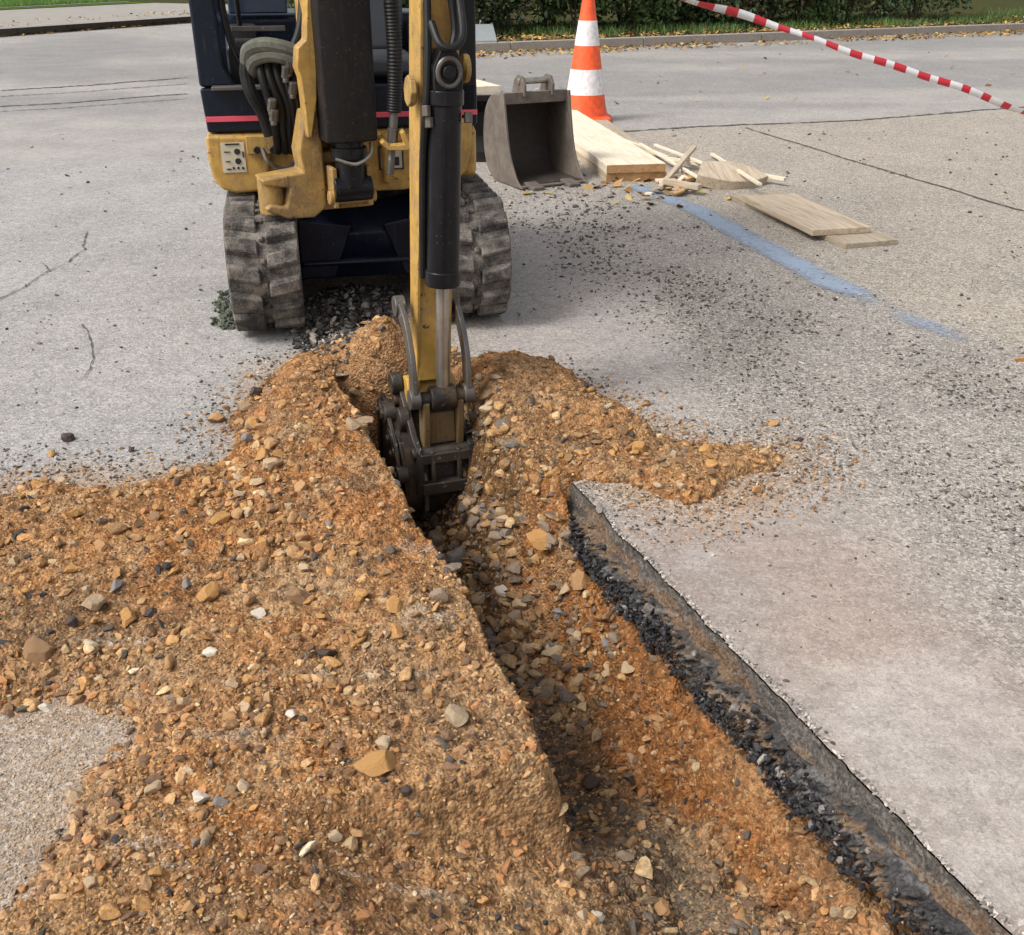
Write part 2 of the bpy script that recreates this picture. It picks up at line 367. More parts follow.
def ground_z(x, y):
    u, v = xy2uv(np.asarray(x), np.asarray(y))
    i = np.clip(np.searchsorted(us, u)-1, 0, nu-2); j = np.clip(np.searchsorted(vs, v)-1, 0, nv-2)
    fx = np.clip((u-us[i])/(us[i+1]-us[i]), 0, 1); fy = np.clip((v-vs[j])/(vs[j+1]-vs[j]), 0, 1)
    z = (Z[i, j]*(1-fx)+Z[i+1, j]*fx)*(1-fy)+(Z[i, j+1]*(1-fx)+Z[i+1, j+1]*fx)*fy
    out = (u < us[0]) | (u > us[-1]) | (v < vs[0]) | (v > vs[-1])
    intr = ((u > UL) & (u < UR) & (v > VH)) | ((u > .0) & (u < UL+.01) & (v > -1.14))
    return np.where(out, 0, np.where(intr, z, np.maximum(z, 0)))
ORA = np.array([.42, .190, .068]); TAN = np.array([.47, .28, .14]); BRN = np.array([.20, .115, .06]); GRY = np.array([.23, .18, .13]); RED = np.array([.34, .145, .050])
a = sm(-.15, .18, fbm(X, Y, 3, 4, 81))[..., None]; b = sm(-.04, .14, fbm(X, Y, 6, 6, 82, .75))[..., None]
col = ORA*(1-a)+TAN*a; col = col*(1-.68*b)+BRN*.68*b
b3 = sm(.06, .18, fbm(X, Y, 9, 5, 182, .75))[..., None]; col = col*(1-.55*b3)+np.array([.52, .36, .21])*.55*b3
g2 = sm(.04, .2, fbm(X, Y, 8, 5, 88, .65))[..., None]; col = col*(1-.4*g2)+np.array([.32, .24, .16])*.4*g2
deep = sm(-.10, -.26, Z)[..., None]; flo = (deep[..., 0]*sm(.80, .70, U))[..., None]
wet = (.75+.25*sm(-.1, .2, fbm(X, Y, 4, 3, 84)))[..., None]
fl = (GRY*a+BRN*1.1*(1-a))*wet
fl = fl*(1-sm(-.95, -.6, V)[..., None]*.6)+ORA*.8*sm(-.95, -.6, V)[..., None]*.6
wall = sm(.775, .82, U+.05*fbm(X, Y, 12, 3, 89))[..., None]*deep*sm(-2.1, -1.7, V)[..., None]
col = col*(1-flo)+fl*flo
col = col*(1-wall)+(RED*.95*(1-.4*b)+BRN*.4*b)*wall
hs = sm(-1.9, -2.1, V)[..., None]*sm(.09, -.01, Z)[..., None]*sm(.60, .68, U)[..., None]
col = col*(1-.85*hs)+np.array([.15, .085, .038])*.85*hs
mnd = np.exp(-(((X-G(388, 372).x)/.16)**2+((Y-G(388, 372).y)/.2)**2))[..., None]
col = col*(1-mnd*.6)+np.array([.36, .21, .11])*mnd*.6
bare_d = sm(-.10, .05, polydist(X, Y, bare))[..., None]*sm(-.1, .15, fbm(X, Y, 12, 3, 85)+.08)[..., None]
col = col*(1-.6*bare_d)+np.array([.36, .30, .26])*.6*bare_d
# pale smears where the excavator pressed the soil onto the old surface
for px, py, L_, w_ in ((120, 655, .07, .02), (430, 640, .05, .03), (300, 690, .08, .006), (160, 880, .06, .01), (60, 830, .05, .02), (540, 905, .06, .008), (380, 693, .10, .009), (400, 872, .09, .010), (240, 752, .09, .016), (140, 860, .05, .014), (420, 565, .05, .02), (650, 690, .0, .01)):
    q = G(px, py); 
    s_ = np.exp(-((X-q.x)/max(L_, .01))**2-((Y-q.y)/w_)**2)[..., None]*sm(-.2, .12, fbm(X, Y, 60, 3, 86)+.05)[..., None]
    col = col*(1-.8*s_)+np.array([.55, .47, .38])*.8*s_
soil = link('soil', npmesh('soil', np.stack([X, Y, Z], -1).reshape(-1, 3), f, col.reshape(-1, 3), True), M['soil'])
props(soil, kind='structure')
# ------------------------------------------------------------------ pavement sheet with the trench cut out
def stretch(a, b, step, out, k=1.22):
    core = list(np.arange(a, b, step))+[b]; s = step; x = b; R_ = []
    while x < out: s *= k; x += s; R_.append(x)
    s = step; x = a; L_ = []
    while x > -out: s *= k; x -= s; L_.append(x)
    return np.array(L_[::-1]+core+R_)
pu = stretch(-3.2, 4.4, .04, 70); pv = stretch(-8.5, .4, .04, 70)
pu = np.array(sorted(set(np.round(np.concatenate([pu[(pu < UL-.02) | (pu > UR+.05)], [.0, UL, .56, .63, .70, .77, .84, UR]]), 5))))
pv = np.array(sorted(set(np.round(np.concatenate([pv[np.abs(pv-VH) > .015], [VH, -1.14], np.arange(-2.06, -.4, .012)]), 5))))
PU, PV = np.meshgrid(pu, pv, indexing='ij')
k_ = (PU == UR); PUe = np.where(k_, edgeR(PV), PU)
PX, PY = uv2xy(PUe, PV)
nu2, nv2 = PU.shape; idx = np.arange(nu2*nv2).reshape(nu2, nv2)
pf = np.stack([idx[:-1, :-1], idx[1:, :-1], idx[1:, 1:], idx[:-1, 1:]], -1).reshape(-1, 4)
fu = PU.ravel()[pf[:, 0]]; fv = PV.ravel()[pf[:, 0]]
hole = (fu >= UL-1e-4) & (fu < UR-1e-4) & (fv >= VH-1e-4) & (fv < 1.2)
hole |= (fu >= -1e-4) & (fu < UL) & (fv >= -1.14-1e-4) & (fv < 1.2)
pf = pf[~hole]
u, v = PUe, PV
LEFT = np.array([.315, .31, .305]); CONC = np.array([.345, .30, .24]); SLAB = np.array([.30, .262, .232]); MIDC = np.array([.30, .27, .24]); ROAD = np.array([.31, .295, .28])
def W(x): return x[..., None]
nz = fbm(PX, PY, 1.2, 4, 91); nz2 = fbm(PX, PY, 5, 4, 92)
blueu = xy2uv(*G(760, 250)[:2])[0]
cc = np.ones(PX.shape+(3,))*LEFT
rr = sm(.55, 1.0, u+.15*nz); cc = cc*(1-W(rr))+MIDC*W(rr)
cn = sm(blueu-.02, blueu+.10, u+.06*nz2); cc = cc*(1-W(cn))+CONC*W(cn)
# smooth dusty apron by the cut
slabq = sm(1.75, 1.25, u+.35*nz+.12*nz2)*sm(.80, .92, u)*sm(-1.95, -1.55, v+.2*nz2)
cc = cc*(1-W(slabq))+SLAB*W(slabq)
tongue = [G(*p) for p in ((455, 330), (520, 200), (575, 200), (640, 280), (700, 370), (690, 430), (600, 400), (500, 360))]
tq = sm(-.12, .15, polydist(PX+.2*nz2, PY+.2*nz, tongue)); cc = cc*(1-W(tq)*.7)+np.array([.36, .325, .31])*W(tq)*.7
pink = slabq*sm(0, .3, fbm(PX, PY, 3, 3, 93)+.1); cc = cc*(1-W(pink)*.6)+np.array([.31, .235, .20])*W(pink)*.6
lite = slabq*sm(.02, .2, fbm(PX, PY, 5, 4, 94)); cc = cc*(1-W(lite)*.6)+np.array([.40, .37, .345])*W(lite)*.6
# far street beyond the joint
fr = sm(G(700, 128).y-.1, G(700, 128).y+.1, PY+.16*0-(PX-G(700, 128).x)*.35)
cc = cc*(1-W(fr))+ROAD*W(fr)
wetq = 1.6*sm(.0, .16, fbm(PX*.15, PY, 1.0, 3, 95)+.02)*sm(7.5, 9.5, PY); cc = cc*(1-W(wetq)*.4)+np.array([.16, .165, .17])*W(wetq)*.4
# mud stains trodden out of the spoil
ds = polydist(PX, PY, spoil); st = sm(-.16, .03, ds+.16*nz2)*.75; dh = polydist(PX, PY, heap); st = np.maximum(st, sm(-.12, .02, dh+.14*nz2)*.75)
cc = cc*(1-W(st))+np.array([.34, .205, .10])*W(st)
oil = sm(-.12, .2, fbm(PX, PY, 2.4, 5, 97, .65))*sm(.65, .15, np.abs(u-blueu+.48-.3*nz))*sm(-1.8, -2.3, v)*sm(-5.2, -4.4, v)
cc = cc*(1-W(oil)*.14)+np.array([.17, .145, .12])*W(oil)*.14
sh_ = sm(.05, .25, fbm(PX, PY, .9, 3, 99))*sm(.5, .2, u); cc = cc*(1-W(sh_)*.3)+np.array([.20, .20, .205])*W(sh_)*.3
agg = np.zeros(PX.shape+(3,)); agg[..., 0] = (.50+.4*sm(.4, .9, u))*(1-slabq*.72)*(1-.5*tq)*(1-.5*fr)
agg[..., 1] = .62*np.clip(oil*1.0+sm(.75, .25, np.abs(u-blueu+.5-.3*nz))*sm(-5.2, -4.6, v)*sm(-1.4, -2.0, v)*.8, 0, 1)*(1-.7*tq)
bq = sm(-.06, .16, polydist(PX, PY, bare)+.16*fbm(PX, PY, 8, 4, 77)); agg[..., 0] = agg[..., 0]*(1-bq)+.55*bq; bt = sm(-.15, .2, fbm(PX, PY, 7, 4, 98)); cc = cc*(1-W(bq)*.85)+(np.array([.31, .275, .235])*(1-W(bt)*.6)+np.array([.34, .23, .14])*W(bt)*.6)*W(bq)*.85
pm = npmesh('pavement', np.stack([PX, PY, PX*0], -1).reshape(-1, 3), pf, cc.reshape(-1, 3), False)
at_ = pm.color_attributes.new('agg', 'FLOAT_COLOR', 'POINT'); q_ = np.ones((agg.size//3, 4), np.float32); q_[:, :3] = agg.reshape(-1, 3); at_.data.foreach_set('color', q_.ravel())
props(link('pavement', pm, M['pave']), kind='structure')
# sub-base under the slab edge: cut face (sawn) and broken asphalt band
vv = np.arange(-2.04, -.36, .0032)
def strip(name, rows, mat, colf, parent=None):
    """rows: list of (u offset fn(v), z fn(v))"""
    P_ = []
    for t in rows:
        uu, zz = t(vv); x, y = uv2xy(uu, vv); P_.append(np.stack([x, y, zz], -1))
    P_ = np.stack(P_); a_, b_ = P_.shape[:2]; ix = np.arange(a_*b_).reshape(a_, b_)
    ff = np.stack([ix[:-1, :-1], ix[1:, :-1], ix[1:, 1:], ix[:-1, 1:]], -1).reshape(-1, 4)
    o = link(name, npmesh(name, P_.reshape(-1, 3), ff, colf(P_, a_, b_).reshape(-1, 3), True), mat, parent); return props(o, kind='structure')
NR = 22
def facerow(k):
    t = k/(NR-1)
    def fn(v):
        u = edgeR(v)+0*v; z = -.047*t+0*v
        u = u-.006*t-.020*t*fbm(v, z, 14, 4, 101)+.010*fbm(v, z, 60, 4, 102)*min(1, t*5)-.012*t*t*np.clip(fbm(v, z*0, 20, 3, 105), 0, 1)*3-.003*np.exp(-t*20)
        return u, z
    return fn
def facecol(P_, a_, b_):
    t = np.linspace(0, 1, a_)[:, None]; vq = vv[None, :]
    n_ = fbm(vq+0*t, P_[..., 2], 9, 4, 103); m_ = sm(.45, .8, t+n_*1.9)[..., None]*sm(-1.95, -1.7, vq+.1*n_)[..., None]
    base = np.array([.085, .075, .066])*(1+1.1*fbm(vq+0*t, P_[..., 2]*2, 40, 3, 104))[..., None]
    c = base*(1-m_*.7)+np.array([.17, .095, .045])*m_*.7
    return c
M['cut'] = attrmat('sawn_slab_face', .8, 190, .6, (.20, .18, .155), 1., 110, .005)
strip('slab_edge', [facerow(k) for k in range(NR)], M['cut'], facecol)
M['tar'] = attrmat('broken_asphalt', .6, 180, .5, None, 1.)
NB = 46
def bandrow(k):
    t = k/(NB-1)
    def fn(v):
        z = -.043-.095*t+.018*fbm(v, v*0, 10, 3, 111)*t
        tk = .016*(1-min(1, t*7)); bul = -tk+.022*math.sin(math.pi*min(1, .12+t*.9))+.012*fbm(v, v*0+t, 8, 3, 119)
        x_ = worley(v+0*z, z*1.1, 60, 112); x2 = worley(v+.3, z, 130, 113)
        u = edgeR(v)-.004-bul-(.034*(.5-x_)+.020*(.5-x2)+.03*fbm(v, z, 28, 3, 120))*min(1, .3+t*3)
        u = u+(.03*max(0, t-.8)/.2)
        return u, z
    return fn
def bandcol(P_, a_, b_):
    w_ = fbm(P_[..., 0]*1+P_[..., 1], P_[..., 2]*1.5, 45, 3, 115); t = np.linspace(0, 1, a_)[:, None]
    c = np.array([.030, .029, .029])*np.ones(P_.shape); g_ = sm(.08, .20, w_)[..., None]
    c = c*(1-g_*.6)+np.array([.17, .165, .16])*g_*.6
    s_ = sm(.0, .25, fbm(vv[None, :]+0*t, t+0*vv[None, :], 7, 3, 116)+.10*np.abs(t-.5))[..., None]; c = c*(1-s_*.6)+np.array([.22, .13, .06])*s_*.6
    return c
strip('broken_asphalt_band', [bandrow(k) for k in range(NB)], M['tar'], bandcol)
# ------------------------------------------------------------------ stones
def icob(sub, seed, ang=.25):
    bm = B(); bmesh.ops.create_icosphere(bm, subdivisions=sub, radius=1)
    rs_ = random.Random(seed); planes = []
    for i in range({1: 4, 2: 9}.get(sub, 13)):
        d = Vector((rs_.gauss(0, 1), rs_.gauss(0, 1), rs_.gauss(0, 1))).normalized(); planes.append((d, rs_.uniform(.38, .80)))
    for vtx in bm.verts:
        c = vtx.co.copy()
        for d, h_ in planes:
            t = c.dot(d)
            if t > h_: c -= d*(t-h_)*.96
        jt = {1: .20, 2: .08}.get(sub, .03); vtx.co = c*(1+rs_.uniform(-jt, jt))
    bm.verts.index_update(); co = np.array([v.co[:] for v in bm.verts]); fa = np.array([[v.index for v in f.verts] for f in bm.faces]); bm.free(); return co, fa
SMALL = [icob(1, i) for i in range(10)]; MEDS = [icob(2, 100+i) for i in range(8)]
STONEC = np.array([[.50, .30, .13], [.42, .22, .075], [.54, .38, .20], [.28, .165, .08], [.62, .52, .36], [.22, .17, .13], [.46, .25, .09], [.17, .14, .11], [.36, .26, .16]])
def rotm(n):
    q = RNG.normal(size=(n, 4)); q /= np.linalg.norm(q, axis=1)[:, None]; w_, x, y, z = q.T
    return np.stack([1-2*(y*y+z*z), 2*(x*y-z*w_), 2*(x*z+y*w_), 2*(x*y+z*w_), 1-2*(x*x+z*z), 2*(y*z-x*w_), 2*(x*z-y*w_), 2*(y*z+x*w_), 1-2*(x*x+y*y)], -1).reshape(n, 3, 3)
def scatter(name, x, y, z, r, cols, bank, m, sink=.3, flatk=.7, smooth=False):
    n = len(x); Rm = rotm(n); typ = RNG.integers(0, len(bank), n); V_ = []; F_ = []; K = []; off = 0
    sc = np.stack([r*RNG.uniform(.8, 1.55, n), r*RNG.uniform(.6, 1.05, n), r*RNG.uniform(.35, .8, n)], -1)
    for t in range(len(bank)):
        s_ = np.where(typ == t)[0]
        if not len(s_): continue
        co, fa = bank[t]; p = co[None]*sc[s_][:, None, :]; p = np.einsum('nij,nkj->nki', Rm[s_], p); p[..., 2] *= flatk
        p = p+np.stack([x[s_], y[s_], z[s_]+r[s_]*flatk*(.62-sink)], -1)[:, None, :]
        V_.append(p.reshape(-1, 3)); F_.append((fa[None]+(np.arange(len(s_))*len(co))[:, None, None]).reshape(-1, 3)+off); off += len(s_)*len(co)
        K.append(np.repeat(cols[s_], len(co), 0))
    o = link(name, npmesh(name, np.concatenate(V_), np.concatenate(F_), np.concatenate(K), smooth), m); return o
def pixel(x, y, z):
    zc = y*cp+(H-z)*sp; return CX+F*x/zc, CY-F*((y*sp+(z-H)*cp))/zc
def soil_pts(n, pad=60, wgt=None):
    """random points on the soil, thrown evenly over the picture so near ones are not sparse"""
    px = RNG.uniform(-pad-150, 1024+pad, n); py = RNG.uniform(290, 1010, n)
    a_ = (px-CX)/F; b_ = (CY-py)/F; t = H/(sp-b_*cp); return a_*t, (cp+b_*sp)*t
def oncov(x, y): # is there soil at x,y?
    z = height(x, y, False); u, v = xy2uv(x, y); return z, (z > .0) | ((u > UL) & (u < UR-.045) & (v > VH)) | ((u > .03) & (u < UR-.045) & (v > -1.12))
def stonecols(n, u, z):
    w_ = np.array([3, 3.5, 1.6, 3, .25, .6, 3.5, .5, .7]); c = STONEC[RNG.choice(len(STONEC), n, p=w_/w_.sum())]
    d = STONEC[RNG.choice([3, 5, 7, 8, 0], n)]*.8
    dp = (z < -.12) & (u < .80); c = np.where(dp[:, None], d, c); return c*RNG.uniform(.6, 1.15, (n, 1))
def layer(name, n, rlo, rhi, bank, power=2.5, sink=.3, uniform_world=False):
    if uniform_world:
        u = RNG.uniform(-1.6, 1.5, n); v = RNG.uniform(-3.1, -.42, n); x, y = uv2xy(u, v)
    else: x, y = soil_pts(n)
    z0, ok = oncov(x, y); x, y = x[ok], y[ok]; z = ground_z(x, y); u, v = xy2uv(x, y)
    # clusters: more stones where the soil was tipped, fewer where it was smeared flat
    k = fbm(x, y, 4.5, 3, 131)+.15+.12*sm(-1.6, -2.2, v); keep = RNG.random(len(x)) < (np.clip(.30+k*2.2, .15, 1) if rhi < .008 else np.clip(-.05+k*3.0, .04, 1)*(.08+.92*sm(-1.25, -1.75, v)))
    x, y, z, u = x[keep], y[keep], z[keep], u[keep]
    r = rlo+(rhi-rlo)*RNG.random(len(x))**power
    return props(scatter(name, x, y, z, r, stonecols(len(x), u, z), bank, M['rock'] if rhi > .008 else M['grit'], sink), kind='stuff')
props(layer('gravel', 52000, .0016, .0052, SMALL, 2, .35), 'sandy grit and small gravel strewn through the orange dug soil', 'gravel')
props(layer('small_stones', 21000, .005, .0195, MEDS, 3.0, .35), 'small tan and brown pebbles mixed into the dug soil', 'pebbles')
x, y = soil_pts(30000); z0, ok = oncov(x, y); x, y = x[ok], y[ok]; z = ground_z(x, y); kk = RNG.random(len(x)) < np.clip(.35+2.5*fbm(x, y, 5, 3, 133), .05, 1); x, y, z = x[kk], y[kk], z[kk]; c = np.array([[.40, .19, .075], [.27, .14, .06], [.48, .29, .14], [.16, .09, .05]])[RNG.integers(0, 4, len(x))]*RNG.uniform(.7, 1.15, (len(x), 1))
props(scatter('soil_clods', x, y, z, .0025+.011*RNG.random(len(x))**3.5, c, SMALL, M['grit'], .45, .75), 'crumbly orange and brown clods of the dug soil', 'clods', kind='stuff')
x, y = soil_pts(5200); z0, ok = oncov(x, y); x, y = x[ok], y[ok]; z = ground_z(x, y); kk = RNG.random(len(x)) < np.clip(3.5*fbm(x, y, 3.5, 4, 134), .02, 1); x, y, z = x[kk], y[kk], z[kk]; c = np.array([[.03, .03, .033], [.06, .05, .045], [.09, .075, .06]])[RNG.integers(0, 3, len(x))]
props(scatter('asphalt_crumbs', x, y, z, .003+.010*RNG.random(len(x))**2.5, c, SMALL, M['grit'], .4, .8), 'black and dark brown crumbs of old asphalt mixed into the dug soil', 'crumbs', kind='stuff')
# rubble on the bed of the trench below the bucket
n_ = 3600; u = RNG.uniform(.50, .86, n_); v = RNG.uniform(-2.55, -.6, n_); kk = RNG.random(n_) < np.where(v < -1.55, .9, .10); u, v = u[kk], v[kk]; x, y = uv2xy(u, v); z = ground_z(x, y)
r = .006+.015*RNG.random(len(x))**2.2*(1+.4*(v < -1.6)); c = STONEC[RNG.choice([3, 5, 7, 8, 0, 2], len(x))]*RNG.uniform(.5, .95, (len(x), 1))
props(scatter('rubble', x, y, z, r, c, MEDS, M['rock'], .35, .8), 'grey brown rubble covering the bed of the trench', 'rubble', kind='stuff')
# broken asphalt crumbs on the band and loose on the soil near it
n_ = 3400; v = RNG.uniform(-2.0, -.45, n_); t = RNG.random(n_); gap = fbm(v*1.0, t*.12, 9, 3, 118)+.22 > RNG.random(n_)*.2-.06; v, t = v[gap], t[gap]; n_ = len(v); u = edgeR(v)-.016-.026*np.sin(np.pi*t)-RNG.random(n_)*.012; x, y = uv2xy(u, v); z = -.062-.075*t+.012*RNG.normal(size=n_)+.025*fbm(v, v*0, 12, 3, 117)
c = np.where(RNG.random((n_, 1)) < .08, np.array([[.22, .20, .18]]), np.array([[.022, .022, .025]]))*RNG.uniform(.6, 1.5, (n_, 1))
M['tarbit'] = attrmat('asphalt_crumb', .62, 200, .3, None, .6)
props(scatter('asphalt_rubble', x, y, z, .002+.0075*RNG.random(n_)**3, c, SMALL, M['tarbit'], .3, 1.), 'black broken asphalt crumbling out below the slab edge', 'asphalt rubble', kind='stuff')
# crumbs along the top of the slab edge
n_ = 900; v = RNG.uniform(-1.98, -.45, n_); u = edgeR(v)+np.abs(RNG.normal(size=n_))*.012*(.4+sm(0, .2, fbm(v, v*0, 5, 2, 3))); x, y = uv2xy(u, v)
props(scatter('edge_crumbs', x, y, x*0, .0015+.0045*RNG.random(n_)**2, np.array([[.32, .29, .26]])*RNG.uniform(.25, 1.8, (n_, 1)), SMALL, M['grit'], .2), 'loose crumbs lying along the sawn slab edge', 'grit', kind='stuff')
# grit on the pavement
def grit(name, label, n, dens, rlo, rhi, cols, rp=3):
    px = RNG.uniform(-120, 1150, n); py = RNG.uniform(130, 940, n); a_ = (px-CX)/F; b_ = (CY-py)/F; t = H/(sp-b_*cp); x, y = a_*t, (cp+b_*sp)*t
    u, v = xy2uv(x, y); z0, ok = oncov(x, y); bqq = polydist(x, y, bare) > -.03
    ok = (~ok | bqq) & ~((u > UL-.01) & (u < UR+.02) & (v > VH)) & ~((u > 0) & (v > -1.15)) & (RNG.random(n) < dens(x, y, u, v)); x, y = x[ok], y[ok]
    r = rlo+(rhi-rlo)*RNG.random(len(x))**rp; r *= np.clip(np.hypot(x, y)/3, .7, 2.2); r *= np.where(bqq[ok], .55, 1)
    c = np.array(cols)[RNG.integers(0, len(cols), len(x))]*RNG.uniform(.7, 1.2, (len(x), 1)); bb = bqq[ok][:, None]; c = np.where(bb, c*.5+np.array([[.26, .21, .15]]), c)
    return props(scatter(name, x, y, x*0, r, c, SMALL, M['grit'], .25), label, 'grit', kind='stuff')
def dens(x, y, u, v):
    d = .025+.95*sm(.62, .1, np.abs(u-blueu+.50-.3*fbm(x, y, 1.2, 3, 91)))*sm(-5.6, -4.4, v)*sm(-.6, -1.7, v)*sm(-.15, .15, fbm(x, y, 3, 3, 141)+.08)
    d = np.maximum(d, .6*sm(-.30, -.02, polydist(x, y, spoil)+.15*fbm(x, y, 6, 2, 7))*(u < .5)); d = np.maximum(d, .6*sm(-.22, -.02, polydist(x, y, heap)))
    return np.maximum(d, .75*(polydist(x, y, bare) > 0))
grit('grit', 'grey grit and crumbs strewn over the pavement around the trench', 220000, dens, .0016, .0080, [(.05, .045, .04), (.24, .21, .18), (.11, .095, .08), (.40, .36, .30), (.07, .06, .05)])
def dens2(x, y, u, v): return .95*sm(-.22, .0, polydist(x, y, heap)+.10*fbm(x, y, 7, 3, 5))+.8*sm(-.20, -.0, polydist(x, y, spoil)+.08*fbm(x, y, 7, 3, 6))*(u < .5)*(1-.35*sm(.0, .12, polydist(x, y, bare)+.12*fbm(x, y, 8, 3, 7)))
grit('soil_crumbs', 'orange brown soil crumbs scattered off the edges of the dug soil', 90000, dens2, .0018, .010, [(.38, .19, .07), (.44, .26, .12), (.26, .14, .06), (.2, .11, .05)], 2.8)
# ------------------------------------------------------------------ individual stones
def rockmat(name, c, rough=.85, dirt=.6):
    n = NT(name); f_ = n.noise(60, 5, .65); q = n.mix(n.ramp(f_, .3, .7), tuple(v*.75 for v in c), tuple(min(1, v*1.25) for v in c))
    q = n.mix(n.ramp(n.noise(38, 4), .42, .62, 0, min(1, dirt*1.35)), q, (.34, .18, .07)); return n.fin(q, rough, n.bump(n.noise(170, 4, .7), .6, .002))
RM = {'tan': rockmat('tan_stone', (.44, .26, .12)), 'ochre': rockmat('ochre_stone', (.48, .26, .08)), 'brown': rockmat('brown_stone', (.24, .15, .085)), 'pale': rockmat('pale_stone', (.50, .41, .28), .8, .55), 'white': rockmat('white_stone', (.66, .61, .52), .7, .3), 'grey': rockmat('grey_stone', (.20, .20, .205), .8, .3), 'black': rockmat('asphalt_lump', (.022, .022, .025), .55, .2), 'greybrown': rockmat('grey_brown_stone', (.23, .19, .15), .8, .4), 'buff': rockmat('buff_stone', (.48, .37, .24), .8, .5)}
BIG = [icob(4, 300+i) for i in range(12)]
for i in range(len(BIG)):
    co, fa = BIG[i]; d = 1+.16*np.array([fbm(co[:, 0]+i*3, co[:, 1]+co[:, 2]*.7, 2.3, 3, i)]).T+.10*np.array([fbm(co[:, 2]+i, co[:, 1]-co[:, 0], 4, 5, i+50)]).T; BIG[i] = (co*d, fa)
BM = {}
for i, (co, fa) in enumerate(BIG):
    me = npmesh('stone', co, fa, None, True); BM[i] = me; me.set_sharp_from_angle(angle=R(30))
MESHC = {}
def stone(px, py, rpx, kind, label, group=None, asp=(1, .8, .6), name='stone', rz=None, wp=None, sink=.3):
    q = G(px, py) if wp is None else wp
    for _ in range(12):
        z = float(ground_z(q[0], q[1])); 
        if wp is None: q = q.lerp(G(px, py, z), .6)
    z = float(ground_z(q[0], q[1]))
    zc = q[1]*cp+(H-z)*sp; r = rpx*zc/F
    i = random.randrange(len(BIG)); k = (i, kind)
    if k not in MESHC:
        me = BM[i].copy(); me.materials.clear(); me.materials.append(RM[kind]); MESHC[k] = me; me.name = name
    o = bpy.data.objects.new(name, MESHC[k]); C.objects.link(o)
    s_ = (r*asp[0], r*asp[1], r*asp[2])
    o.location = (q[0], q[1], z+s_[2]*(1-2*sink)*.9); o.scale = s_
    o.rotation_euler = (random.uniform(-.35, .35), random.uniform(-.35, .35), random.uniform(0, 6.28) if rz is None else rz)
    return props(o, label, 'stone' if kind != 'black' else 'asphalt lump', group)
